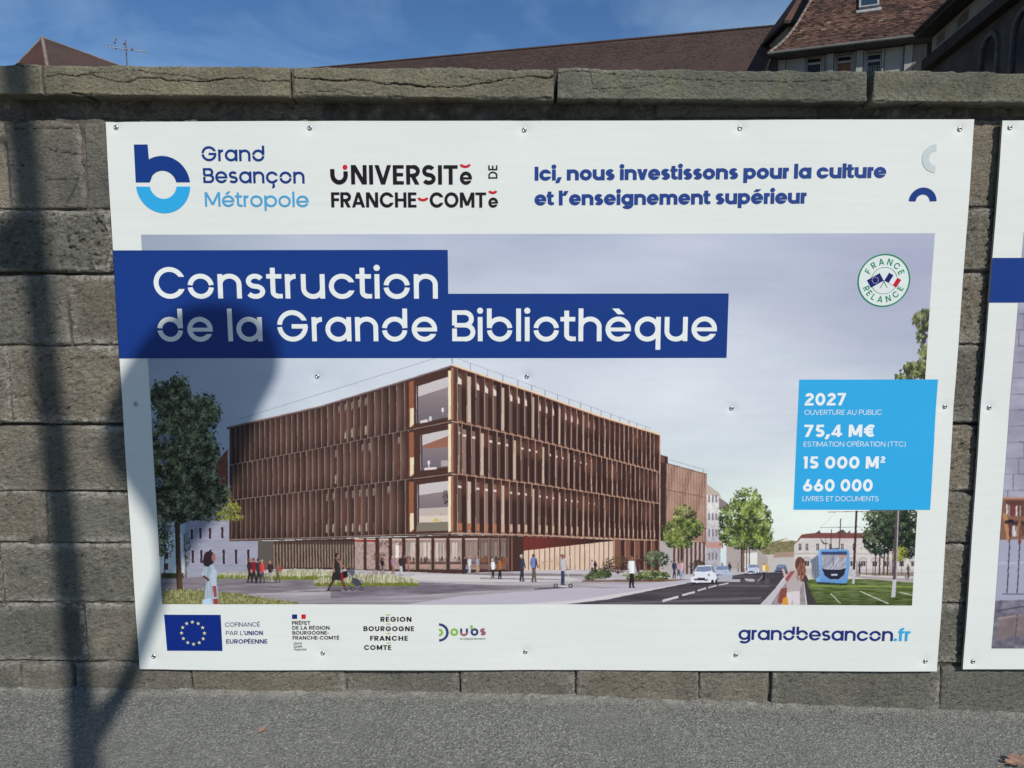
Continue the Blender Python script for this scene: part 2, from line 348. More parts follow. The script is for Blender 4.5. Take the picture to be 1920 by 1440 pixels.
# vertical joints of each course, at the left (seen), behind the boards (own rhythm) and at the right (seen)
JL = [[-230, 12, 157], [-120, 208], [-200, 128, 330], [-260, 19, 300], [-190, 262], [-100, 87, 330], [-170, 1, 290], [-90, 160, 350]]
JR = [[1640, 1950], [1760, 2010], [1690, 2080], [1720, 1930], [1745, 2060], [1650, 1960], [1760, 2040], [1700, 1905]]
step_f = 0.0048
for k in range(8):
    z1, z0 = rowz[k], rowz[k+1]
    mid = []
    x = JL[k][-1]
    while x < JR[k][0]-260:
        x += 215+((k*77+int(x)*13) % 120); mid.append(x)
    if mid and JR[k][0]-mid[-1] < 120: mid.pop()
    js = [-1500, -1180, -820, -520]+JL[k]+mid+JR[k]+[2330, 2640, 2980, 3300]
    for a, b in zip(js[:-1], js[1:]):
        seed += 7
        xa, xb = xpx(a, 700), xpx(b, 700)
        if a < 0: xa = xpx(a)
        if k == 0 and 195 < a < 1600: sf = 0.006
        elif b < -60 or a > 2150: sf = 0.014
        elif a > 225 and b < 1755: sf = 0.03
        else: sf = step_f
        if k < 8 and a < 240:
            ym = (ROWS[k]+(ROWS[k-1] if k else 220))/2; xa = xpx(a, ym); xb = xpx(b, ym) if b < 400 else xb
        if b > 1700:
            ym = (ROWS[k]+(ROWS[k-1] if k else 220))/2; xb = xpx(b, ym) if b < 2200 else xb; xa = xpx(a, ym) if 1600 < a < 2200 else xa
        crk = []
        if k == 0 and a == 12:
            crk = [cr([(20, 240), (60, 243), (110, 240), (155, 241)]), cr([(88, 278), (120, 285), (156, 287)]), cr([(158, 262), (156, 300), (146, 335)], 0.0025), cr([(85, 337), (120, 338), (145, 336)]),
                   cr([(15, 309), (50, 311)]), cr([(146, 336), (138, 360), (122, 390)], 0.0025), cr([(150, 205), (165, 245)], 0.004)]
        if k == 1 and a == -120: crk = [cr([(175, 400), (200, 430), (205, 455), (195, 505)], 0.006, 0.01), cr([(5, 452), (70, 455), (90, 460)])]
        if k == 5 and a == 87: crk = [cr([(178, 1098), (195, 1103)], 0.004, 0.01)]
        ch = [0.0022, 0.0085, 0.007, 0.007, 0.006, 0.005, 0.005, 0.0045][k]*(0.8+0.5*((seed*37) % 10)/10)
        if b > 1700: ch *= 1.2
        gap = 0.0012+0.003*((seed*13) % 7)/7
        dy = 0.010*(((seed*29) % 11)/11-0.5)
        lime = (0.9, 0.9, 1.0, 0.9) if (a < 230 or b > 1750) else (0, 0, 0, 0)
        if k == 0: lime = (0.6, 0.6, 0.3, 0.0)
        o = block('stone', xa+gap, xb-gap, z0+gap*0.9, z1-gap*(3.0 if k in (2, 4) else 0.9), YW+dy, 0.16, M_STONE, sf, seed, 0.007, ch, cracks=crk, lime=lime, edge=0.010+0.006*((seed*17) % 5)/5)
# bottom course, down into the pavement
jb = [-1500, -1150, -800, -420, -150, 42, 140, 360, 648, 862, 1080, 1309, 1444, 1762, 2030, 2330, 2680, 3000, 3300]
for a, b in zip(jb[:-1], jb[1:]):
    seed += 7
    xa, xb = xpx(a, 1280), xpx(b, 1280); vis = -60 < b and a < 2100
    block('stone', xa+0.003, xb-0.003, -0.22, rowz[8]-0.004-(0.010 if a > 200 else 0), YW-0.004+0.006*((seed*29) % 5-2)/2, 0.16, M_STONE, 0.0055 if vis else 0.02, seed, 0.005, 0.0042, lime=(0.6, 0.6, 0, 0.7), edge=0.012)
# thin course under the coping
jt = [-1500, -900, -400, -90, 158, 600, 862, 1228, 1538, 1860, 2250, 2700, 3300]
for a, b in zip(jt[:-1], jt[1:]):
    seed += 7
    xa, xb = xpx(a, 210), xpx(b, 210); vis = -60 < b and a < 2100
    block('stone', xa+0.004, xb-0.004, rowz[0]+0.004, z_under+0.03, YW+0.012+0.006*((seed*29) % 5-2)/2, 0.14, M_STONE, 0.006 if vis else 0.03, seed, 0.006, 0.003, edge=0.010)
# coping
YC = YW-0.068
def cz(px, py): q = on_y(px, py, YC); return q[0], q[2]
xl, ztl = cz(10, 121); xr, ztr = cz(1900, 136); sl_t = (ztr-ztl)/(xr-xl)
xl, zbl = cz(10, 177); xr, zbr = cz(1900, 193); sl_b = (zbr-zbl)/(xr-xl)
def ck(points, w=0.003, d=0.008): return ([cz(a, b) for a, b in points], w*0.5, d*0.75)
CR = {80: [ck([(85, 142), (160, 140), (232, 152), (262, 147), (300, 145), (335, 154), (420, 147), (470, 148), (542, 152)], 0.0042, 0.012), ck([(165, 138), (260, 131), (330, 142), (420, 150)], 0.0022), ck([(255, 165), (300, 175)], 0.002), ck([(135, 176), (172, 176)], 0.007, 0.02)],
      546: [ck([(548, 146), (590, 150), (660, 151), (740, 157), (800, 163), (870, 162), (930, 150), (985, 145), (1038, 143)], 0.0050, 0.014), ck([(560, 176), (640, 172), (700, 176)], 0.003), ck([(860, 145), (960, 152), (1020, 155)], 0.002)],
      1042: [ck([(1044, 136), (1110, 134), (1180, 145), (1260, 145), (1330, 150), (1440, 153), (1560, 152), (1620, 146)], 0.0024), ck([(1110, 168), (1180, 166), (1240, 157), (1262, 140)], 0.0022), ck([(1106, 128), (1112, 160), (1114, 186)], 0.002, 0.004)],
      1632: [], -420: [ck([(0, 118), (40, 126), (80, 128)], 0.0035)]}
jc = [-1500, -960, -420, 80, 546, 1042, 1632, 2120, 2600, 3300]
for a, b in zip(jc[:-1], jc[1:]):
    seed += 7
    (xa, _), (xb, _) = cz(a, 150), cz(b, 150)
    g0 = 0.0012 if a == 80 else 0.004; g1 = 0.0012 if b == 80 else 0.0045
    if b == 1632: g1 = 0.008
    if a == 1632: g0 = 0.010
    vis = b > -60 and a < 2000
    zc = lambda px_, s_, z_: z_+s_*(px_-xl_)
    xl_ = cz(10, 121)[0]
    o = block('coping_stone', xa+g0, xb-g1, zbl+sl_b*(xa-xl_), ztl+sl_t*(xa-xl_), YC, 0.42, M_COPING, 0.0026 if vis else 0.02, seed, 0.003, 0.0020,
              slope0=sl_b, slope1=sl_t, cracks=CR.get(a, ()), lime=(0, 0, 0.35 if a == 1632 else 0.1, 0.15), edge=0.009)
# core of the wall (mortar in the joints)
xs = np.linspace(xpx(-1500), xpx(3300), 700); zs = np.linspace(-0.25, z_under+0.02, 260)
X, Z = np.meshgrid(xs, zs); Y = YW+0.010+0.03*np.exp(-((Z-rz[1])/0.012)**2)*(fbm(X*3, Z*3, 5, 3) > 0.42)+0.03*np.exp(-((Z-rz[3])/0.012)**2)+0.012*(fbm(X*20, Z*20, 77, 4)-0.5)*2.2
mesh_obj('mortar', np.stack([X, Y, Z], -1).reshape(-1, 3), grid_faces(len(xs), len(zs)), M_MORTAR, wall, smooth=True)
V, Fs = [], []; box(V, Fs, (xs[0], YW+0.05, -0.25), (xs[-1], YW+0.40, z_under+0.018)); mesh_obj('wall_core', V, Fs, M_MORTAR, wall)

# ------------------------------------------------------------------ printing on the boards: geometry follows the sheet
SCREWS = [(216, 238), (581, 240), (983, 243), (1388, 240), (1800, 242), (254, 758), (594, 706), (988, 706), (1372, 766), (1774, 763), (287, 1232), (605, 1225), (985, 1224), (1380, 1229), (1735, 1240)]
SCREWS2 = [(1894, 239), (2290, 240), (2700, 240), (3100, 240), (1857, 765), (2260, 765), (2680, 765), (1825, 1241), (2250, 1241), (2650, 1241)]
SXY = np.array([on_y(a, b, YP)[[0, 2]] for a, b in SCREWS+SCREWS2])
def sheet_y(x, z):
    x = np.asarray(x, float); z = np.asarray(z, float)
    y = YP+0.0030*np.sin(x*2.9+0.6)*np.sin(z*3.3+1.0)+0.0013*np.sin(x*7.3+z*2.1)+0.0007*np.sin(z*13.0-x*4.0)
    for sx, sz in SXY:
        d2 = ((x-sx)**2+(z-sz)**2); y = y+0.0030*np.exp(-d2/(2*0.013**2))+0.0020*np.exp(-d2/(2*0.06**2))
    return y
def w2(px, py): q = on_y(px, py, YP); return np.array([q[0], q[2]])
class Decal:
    """flat print: polygons on the sheet, every primitive a hair above the one before"""
    def __init__(s, level): s.V = []; s.F = []; s.G = []; s.g = 0; s.off = 0.0004+0.0004*level; s.k = 0
    def add(s, pts, faces, bump_k=True):
        b = len(s.V); pts = np.asarray(pts, float); off = s.off+0.00004*(s.k % 7)
        y = sheet_y(pts[:, 0], pts[:, 1])-off
        s.V += [(p[0], yy, p[1]) for p, yy in zip(pts, y)]; s.F += [tuple(b+i for i in f) for f in faces]; s.G += [s.g]*len(faces)
        if bump_k: s.k += 1
    def poly(s, pts): s.add(pts, [tuple(range(len(pts)))])
    def build(s, name, mat, parent):
        # keep every face turned towards the street
        Fo = []
        for f in s.F:
            a = sum(s.V[f[i]][0]*s.V[f[(i+1) % len(f)]][2]-s.V[f[(i+1) % len(f)]][0]*s.V[f[i]][2] for i in range(len(f)))
            Fo.append(f if a > 0 else f[::-1])
        out = None
        for g in sorted(set(s.G)):
            fs = [f for f, q in zip(Fo, s.G) if q == g]; used = sorted({i for f in fs for i in f}); ix = {v: k for k, v in enumerate(used)}
            out = mesh_obj(name, [s.V[i] for i in used], [tuple(ix[i] for i in f) for f in fs], mat, parent)
        return out
def rect_grid(level, xa, xb, za, zb, n=40, m=12):
    X, Z = np.meshgrid(np.linspace(xa, xb, n), np.linspace(za, zb, m)); Y = sheet_y(X, Z)-(0.0004+0.0004*level)
    return np.stack([X, Y, Z], -1).reshape(-1, 3), grid_faces(n, m)

# ---- a stroke alphabet (em 1000, x-height 548, capitals 698)
XH, CAP, ASC, DSC = 548.0, 698.0, 740.0, -195.0
def arc(cx, cy, rx, ry, a0, a1, w, cut0=False, cut1=False):
    n = max(4, int(abs(a1-a0)/8)+1); h = w/2
    def ends(a, cut, r):
        if not cut: return a
        y = ry*math.sin(math.radians(a)); q = math.degrees(math.asin(max(-0.97, min(0.97, y/r)))); b = (q if math.cos(math.radians(a)) > 0 else 180-q)
        while b-a > 180: b -= 360
        while b-a < -180: b += 360
        return b
    to = np.radians(np.linspace(ends(a0, cut0, ry+h), ends(a1, cut1, ry+h), n)); ti = np.radians(np.linspace(ends(a0, cut0, ry-h), ends(a1, cut1, ry-h), n))
    o = np.stack([cx+(rx+h)*np.cos(to), cy+(ry+h)*np.sin(to)], -1); i = np.stack([cx+(rx-h)*np.cos(ti), cy+(ry-h)*np.sin(ti)], -1)
    return np.concatenate([o, i]), [(k, k+1, n+k+1, n+k) for k in range(n-1)]
def stroke(pts, w):
    p = np.array(pts, float); n = len(p); L = []; R = []
    for k in range(n):
        d0 = p[k]-p[k-1] if k else p[1]-p[0]; d1 = p[k+1]-p[k] if k < n-1 else d0
        d0 = d0/np.linalg.norm(d0); d1 = d1/np.linalg.norm(d1); a = np.array([-d0[1], d0[0]]); b = np.array([-d1[1], d1[0]])
        mtr = a+b; mtr = mtr/np.linalg.norm(mtr); s = w/2/max(0.35, np.dot(mtr, a)); L.append(p[k]+mtr*s); R.append(p[k]-mtr*s)
    return np.array(L+R), [(k, k+1, n+k+1, n+k) for k in range(n-1)]
def slant(x0, y0, x1, y1, w):                # diagonal with level ends
    L = math.hypot(x1-x0, y1-y0); h = w/2*L/abs(y1-y0)
    return np.array([(x0-h, y0), (x0+h, y0), (x1+h, y1), (x1-h, y1)]), [(0, 1, 2, 3)]
def disc(cx, cy, r, n=18):
    t = np.linspace(0, 2*math.pi, n, endpoint=False); return np.stack([cx+r*np.cos(t), cy+r*np.sin(t)], -1), [tuple(range(n))]
def glyph(c, w, cut=False):
    h = w/2; G = []; A = lambda *a, **k: G.append(arc(*a, w, **k)); S = lambda *p: G.append(stroke(p, w)); D = lambda a, b, c_, d: G.append(slant(a, b, c_, d, w))
    thin = w*(1.0-0.0021*max(0, w-70)); T = lambda *p: G.append(stroke(p, thin)); ht = thin/2
    m = XH/2; ov = 8; rx = 288-h; ry = m+ov-h; g = 6.5 if cut else 0
    bar = CAP/2
    acc = None
    if c in 'éèê': acc = c; c = 'e'
    if c in 'É': acc = 'É'; c = 'E'
    if c == 'ç': acc = 'ç'; c = 'c'
    adv = 0
    if c == 'o':
        if cut: A(288, m, rx, ry, g, 180-g); A(288, m, rx, ry, 180+g, 360-g)
        else: A(288, m, rx, ry, 0, 360)
        adv = 576
    elif c == 'a': A(288, m, rx, ry, 0, 360); S((588-h, 0), (588-h, XH)); adv = 588
    elif c == 'd':
        if cut: A(288, m, rx, ry, g, 180-g); A(288, m, rx, ry, 180+g, 360-g); S((576-h, m+(ry*math.sin(math.radians(g)))), (576-h, ASC))
        else: A(288, m, rx, ry, 0, 360); S((588-h, 0), (588-h, ASC))
        adv = 588
    elif c == 'b':
        if cut: A(300, m, rx, ry, g, 180-g); A(300, m, rx, ry, 180+g, 360-g); S((12+h, m+(ry*math.sin(math.radians(g)))), (12+h, ASC))
        else: A(300, m, rx, ry, 0, 360); S((h, 0), (h, ASC))
        adv = 588
    elif c == 'q': A(288, m, rx, ry, 0, 360); S((588-h, DSC), (588-h, XH)); adv = 588
    elif c == 'p': A(300, m, rx, ry, 0, 360); S((h, DSC), (h, XH)); adv = 588
    elif c == 'g': A(288, m, rx, ry, 0, 360); S((588-h, 10), (588-h, XH)); A(300, 10, 288-h, 215-h, 0, -148); adv = 588
    elif c == 'c': A(288, m, rx, ry, 24, 336, cut0=True, cut1=True); adv = 560
    elif c == 'e':
        eb = w*(0.80 if w < 130 else 0.62); a_e = -math.degrees(math.asin(min(0.9, (eb/2+10+(56 if w < 130 else 48))/ry))); A(288, m, rx, ry, 0, 360+a_e, cut1=True); G.append(stroke([(h, m-8), (575, m-8)], eb)); adv = 574
    elif c == 'f': S((130, 0), (130, ASC-160)); A(290, ASC-160, 160, 160-h, 180, 98); T((20, XH-ht), (300, XH-ht)); adv = 310
    elif c == 't': S((140, 690), (140, 150)); A(262, 150, 122, 150-h, 180, 270); T((261, ht*1.0+(h-ht)), (350, ht+(h-ht))); T((0, XH-ht), (335, XH-ht)); adv = 350
    elif c in 'nhm':
        rr = (262 if c != 'm' else 240)+max(0, w-108)*0.3-h
        S((h, 0), (h, ASC if c == 'h' else XH)); A(h+rr, XH+ov-240, rr, 240-h, 0, 180); S((h+2*rr, 0), (h+2*rr, XH+ov-240+1)); adv = 2*rr+w
        if c == 'm': A(h+3*rr, XH+ov-240, rr, 240-h, 0, 180); S((h+4*rr, 0), (h+4*rr, XH+ov-239)); adv = 4*rr+w
    elif c == 'u':
        rr = 262+max(0, w-108)*0.3-h
        S((h, XH), (h, 239-ov)); A(h+rr, 240-ov, rr, 240-h, 180, 360); S((h+2*rr, 0), (h+2*rr, XH)); adv = 2*rr+w
    elif c == 'r': S((h, 0), (h, XH)); A(h+190, XH-200, 190, 205-h, 92, 180); adv = 290
    elif c == 'i': S((h, 0), (h, XH)); G.append(disc(h, 690, w*0.64)); adv = w
    elif c == 'l': S((h, 0), (h, ASC)); adv = w
    elif c == 'v': D(h*1.1, XH, 255, 0); D(255, 0, 510-h*1.1, XH); adv = 510
    elif c in 'sS':
        H = XH if c == 's' else CAP; W = 430 if c == 's' else 520; r = (H+2*ov-w)/4; r2 = W/2-h
        t1 = np.radians(np.linspace(28, 250, 18)); t2 = np.radians(np.linspace(70, -152, 18))
        c1 = np.stack([W/2+r2*0.92*np.cos(t1), H+ov-h-r+r*np.sin(t1)], -1); c2 = np.stack([W/2+r2*np.cos(t2), h-ov+r+r*np.sin(t2)], -1)
        G.append(stroke(np.concatenate([c1, c2]), w)); adv = W
    elif c == 'C': A(350, bar, 350-h, bar+ov-h, 27, 333, cut0=True, cut1=True); adv = 668
    elif c == 'G':
        if cut: A(350, bar, 350-h, bar+ov-h, 24, 180-g*0.8, cut0=True); A(350, bar, 350-h, bar+ov-h, 180+g*0.8, 360)
        else: A(350, bar, 350-h, bar+ov-h, 26, 360, cut0=True)
        T((330, bar-10), (700-h*0.2, bar-10)); adv = 700
    elif c == 'O': A(350, bar, 350-h, bar+ov-h, 0, 360); adv = 700
    elif c == 'Q': A(350, bar, 350-h, bar+ov-h, 0, 360); adv = 700
    elif c == 'D': S((h, 0), (h, CAP)); T((w, ht), (260, ht)); T((w, CAP-ht), (260, CAP-ht)); A(259, bar, 330-h, bar-h, -90, 90); adv = 590
    elif c == 'B':
        if cut: S((h, bar+10), (h, CAP)); S((h, 0), (h, bar-62)); 
        else: S((h, 0), (h, CAP))
        T((w, CAP-ht), (290, CAP-ht)); T((h if cut else w, bar+14), (300, bar+14)); T((w, ht), (300, ht))
        q1 = (CAP-ht-bar-14)/2; q2 = (bar+14-ht)/2
        A(289, bar+14+q1, 170-h*0.4, q1, -90, 90); A(299, ht+q2, 195-h*0.4, q2, -90, 90); adv = 495
    elif c in 'PR':
        S((h, 0), (h, CAP)); q1 = 190-ht*0.6; T((w, CAP-ht), (270, CAP-ht)); T((w, CAP-ht-2*q1), (270, CAP-ht-2*q1)); A(269, CAP-ht-q1, 205-h*0.4, q1, -90, 90); adv = 475
        if c == 'R': D(500-h*1.2, 0, 265, CAP-ht-2*q1-ht*0.9); adv = 500
    elif c in 'EFL':
        S((h, 0), (h, CAP)); W = 410
        if c != 'L': T((w, CAP-ht), (W, CAP-ht)); T((w, bar+8), (W-25, bar+8))
        if c != 'F': T((w, ht), (W, ht))
        adv = W
    elif c == 'H': S((h, 0), (h, CAP)); S((560-h, 0), (560-h, CAP)); T((w, bar), (560-w, bar)); adv = 560
    elif c == 'I': S((h, 0), (h, CAP)); adv = w
    elif c == 'N': S((h, 0), (h, CAP)); S((590-h, 0), (590-h, CAP)); D(h*1.25, CAP, 590-h*1.25, 0); adv = 590
    elif c == 'M': S((h, 0), (h, CAP)); S((720-h, 0), (720-h, CAP)); D(h*1.2, CAP, 360, 90); D(360, 90, 720-h*1.2, CAP); adv = 720
    elif c == 'A': D(h*1.05, 0, 320, CAP); D(320, CAP, 640-h*1.05, 0); T((150, 190), (490, 190)); adv = 640
    elif c == 'V': D(h*1.05, CAP, 310, 0); D(310, 0, 620-h*1.05, CAP); adv = 620
    elif c == 'U': r_ = 275-h; S((h, CAP), (h, 270)); A(h+r_, 272, r_, 272+ov-h, 180, 360); S((h+2*r_, 270), (h+2*r_, CAP)); adv = 550
    elif c == 'T': S((265, 0), (265, CAP-thin)); T((0, CAP-ht), (530, CAP-ht)); adv = 530
    elif c == '0': A(290, bar, 290-h, bar+ov-h, 0, 360); adv = 580
    elif c == '1': S((230-h, 0), (230-h, CAP)); G.append((np.array([(0, CAP), (230-w+1, CAP), (230-w+1, CAP-w), (0, CAP-w)]), [(0, 1, 2, 3)])); adv = 230
    elif c == '2':
        A(262, CAP-225+ov, 262-h-10, 225-h, -28, 168); x_ = 262+(252-h)*math.cos(math.radians(-28)); y_ = CAP-225+ov+(225-h)*math.sin(math.radians(-28))
        D(w*0.72, w*0.9, x_-w*0.10, y_+w*0.12); T((0, ht), (515, ht)); adv = 520
    elif c == '4': S((460-h, 0), (460-h, CAP)); G.append(slant(w*0.42, 175, 430-h*0.9, CAP, w*0.72)); T((0, 175-ht*0.2), (565, 175-ht*0.2)); adv = 565
    elif c == '5': T((80, CAP-ht), (470, CAP-ht)); S((95+h*0.6, CAP-thin), (75+h*0.6, 330)); A(262, 225-ov, 252-h, 225-h, -150, 135); adv = 520
    elif c == '6': A(280, 222, 280-h, 230-h, 0, 360); D(h+w*0.35+10, 300, 330, CAP); adv = 560
    elif c == '7': T((0, CAP-ht), (490, CAP-ht)); D(150, 0, 485-w*0.6, CAP-thin); adv = 490
    elif c == '€': A(370, bar, 310-h, bar+ov-h, 48, 312); T((0, bar+80), (480, bar+80)); T((0, bar-80), (480, bar-80)); adv = 610
    elif c == '²': 
        G2, a2 = glyph('2', w*1.25)
        G = [(np.asarray(p)*0.52+np.array([0, 330]), f) for p, f in G2]; adv = a2*0.52
    elif c == '(': A(300, 300, 260, 480, 130, 230); adv = 200
    elif c == ')': A(-90, 300, 260, 480, -50, 50); adv = 200
    elif c == '-': T((0, 270), (250, 270)); adv = 250
    elif c == '.': G.append(disc(w*0.6, w*0.6, w*0.62)); adv = w*1.2
    elif c == ',': D(30, -130, w*0.9, w*0.9); adv = w*1.4
    elif c == '’': D(30, CAP-220, w*0.9, CAP+20); adv = w*1.4
    elif c == ' ': adv = 170
    if acc == 'é': D(220, XH+60, 350, XH+190)
    if acc == 'è': D(350, XH+60, 220, XH+190)
    if acc == 'É': D(180, CAP+45, 270, CAP+160)
    if acc == 'ç': A(300, -115, 62, 62, -110, 90)
    return G, adv
def text_prims(s, w, cuts=(), track=75, skew=0.0):
    """list of primitives in em units for the whole line, total width"""
    x = 0; out = []; kern = {'AV': -90, 'VA': -60, 'LA': -10, 'TA': -60, 'RT': -20, 'TT': 0, 'FR': -10, 'LT': -60, 'L’': -60, 'PA': -60}
    for k, c in enumerate(s):
        G, adv = glyph(c, w, k in cuts)
        if c == ' ': out.append(None)
        for P, Fc in G:
            P = np.array(P, float); P[:, 0] += x+skew*P[:, 1]; out.append((P, Fc))
        x += adv
        if k < len(s)-1:
            tr = track
            if s[k+1] in 'tfv' or c in 'vf': tr *= 0.38
            elif c == 'r' and s[k+1] in 'ocedqa': tr *= 0.25
            elif c in 'rt': tr *= 0.68
            elif c in 'TVALPF.,’' or s[k+1] in 'TVA’,': tr *= 0.7
            elif c in 'ocebpsOCGDS' and s[k+1] in 'ocedqagsOCGQS': tr *= 0.85
            tr += kern.get(s[k:k+2], 0)*0.9
            x += tr
    return out, x
def write(dec, s, p0, p1, hpx, kind, w, cuts=(), track=75, skew=0.0, level_extra=0):
    a = w2(*p0); b = w2(*p1); up = w2(p0[0], p0[1]-hpx)-a; hgt = abs(up[1])
    prims, W = text_prims(s, w, cuts, track, skew)
    sy = hgt/(XH if kind == 'x' else CAP); d = (b-a)/W; nrm = np.array([-d[1], d[0]])/np.linalg.norm(d)*sy
    for it in prims:
        if it is None: dec.g += 1; continue
        P, Fc = it; Q = a+P[:, :1]*d+P[:, 1:]*nrm; dec.add(Q, Fc)
    dec.g += 1
def line(part, parent, s, p0, p1, hpx, kind, w, color, level=2, **kw):
    dc = Decal(level); write(dc, s, p0, p1, hpx, kind, w, **kw); return dc.build(part, INK(color, 0.5), parent)
def quad_px(dec, pts): dec.poly([w2(*p) for p in pts])
def ring_px(dec, c, ro, ri, a0, a1, s=None):
    """ring sector, radii in picture pixels at the board"""
    cc = w2(*c); k = (w2(c[0]+10, c[1])[0]-cc[0])/10.0
    P, Fc = arc(cc[0], cc[1], (ro+ri)/2*k, (ro+ri)/2*k, a0, a1, (ro-ri)*k); dec.add(P, Fc)

# ------------------------------------------------------------------ pictures printed on the boards (painted tone by tone)
class Canvas:
    def __init__(s, x0, y0, x1, y1, S=2):
        s.x0, s.y0, s.S = x0, y0, S; s.w = int((x1-x0)*S); s.h = int((y1-y0)*S); s.a = np.zeros((s.h, s.w, 3), np.float32)
    def _bb(s, xa, ya, xb, yb):
        i0 = max(0, int((xa-s.x0)*s.S)); i1 = min(s.w, int((xb-s.x0)*s.S)+2); j0 = max(0, int((ya-s.y0)*s.S)); j1 = min(s.h, int((yb-s.y0)*s.S)+2)
        return i0, i1, j0, j1
    def poly(s, pts, c, al=1.0):
        pts = np.array(pts, float); i0, i1, j0, j1 = s._bb(pts[:, 0].min(), pts[:, 1].min(), pts[:, 0].max(), pts[:, 1].max())
        if i1 <= i0 or j1 <= j0: return
        X = (np.arange(i0, i1)+0.5)/s.S+s.x0; Y = (np.arange(j0, j1)+0.5)/s.S+s.y0; X, Y = np.meshgrid(X, Y); m = np.zeros(X.shape, bool)
        for (xa, ya), (xb, yb) in zip(pts, np.roll(pts, -1, 0)):
            if ya == yb: continue
            m ^= ((Y < ya) != (Y < yb)) & (X < (xb-xa)*(Y-ya)/(yb-ya)+xa)
        s._put(m, X, Y, c, al, i0, i1, j0, j1)
    def ell(s, cx, cy, rx, ry, c, al=1.0, rot=0.0):
        R = max(rx, ry)+1; i0, i1, j0, j1 = s._bb(cx-R, cy-R, cx+R, cy+R)
        if i1 <= i0 or j1 <= j0: return
        X = (np.arange(i0, i1)+0.5)/s.S+s.x0; Y = (np.arange(j0, j1)+0.5)/s.S+s.y0; X, Y = np.meshgrid(X, Y)
        ca, sa = math.cos(rot), math.sin(rot); u = (X-cx)*ca+(Y-cy)*sa; v = -(X-cx)*sa+(Y-cy)*ca
        s._put((u/rx)**2+(v/ry)**2 < 1, X, Y, c, al, i0, i1, j0, j1)
    def _put(s, m, X, Y, c, al, i0, i1, j0, j1):
        if not m.any(): return
        sub = s.a[j0:j1, i0:i1]
        cv = c(X[m], Y[m]) if callable(c) else np.array(c, np.float32)
        sub[m] = sub[m]*(1-al)+cv*al
    def line(s, p, q, w, c, al=1.0):
        p = np.array(p, float); q = np.array(q, float); d = q-p; L = np.linalg.norm(d)
        if L == 0: return
        n = np.array([-d[1], d[0]])/L*w/2; s.poly([p+n, q+n, q-n, p-n], c, al)
    def leaves(s, blobs, n, size, pal, rng, light=(-0.6, -0.8), spread=1.05, al=1.0):
        ar = np.array([b[2]*b[3] for b in blobs]); ids = rng.choice(len(blobs), n, p=ar/ar.sum())
        t = rng.random(n)*2*math.pi; r = np.sqrt(rng.random(n))*spread*np.where(rng.random(n) < 0.12, 1.0+0.28*rng.random(n), 1.0); z = rng.random(n); ph = rng.random(n)*3.14; sz = size*(0.6+0.8*rng.random(n))
        order = np.argsort(z)
        for k in order:
            b = blobs[ids[k]]; ux = r[k]*math.cos(t[k]); uy = r[k]*math.sin(t[k]); x = b[0]+ux*b[2]; y = b[1]+uy*b[3]
            v = 0.12+0.34*z[k]+0.24*(ux*light[0]+uy*light[1])+0.75*(vn(x*0.13, y*0.13, 5)-0.5)+0.55*(rng.random()-0.4)
            v = min(0.999, max(0, v))*(len(pal)-1); i = int(v); f = v-i
            c = np.array(pal[i], float)*(1-f)+np.array(pal[min(i+1, len(pal)-1)], float)*f
            s.ell(x, y, sz[k], sz[k]*0.52, c, al, ph[k])
    def sample(s, px, py):
        u = (px-s.x0)*s.S-0.5; v = (py-s.y0)*s.S-0.5; out = 0
        for du, dv in ((-0.4, -0.4), (0.6, -0.4), (-0.4, 0.6), (0.6, 0.6)):
            i = np.clip(np.round(u+du).astype(int), 0, s.w-1); j = np.clip(np.round(v+dv).astype(int), 0, s.h-1); out = out+s.a[j, i]
        return out/4

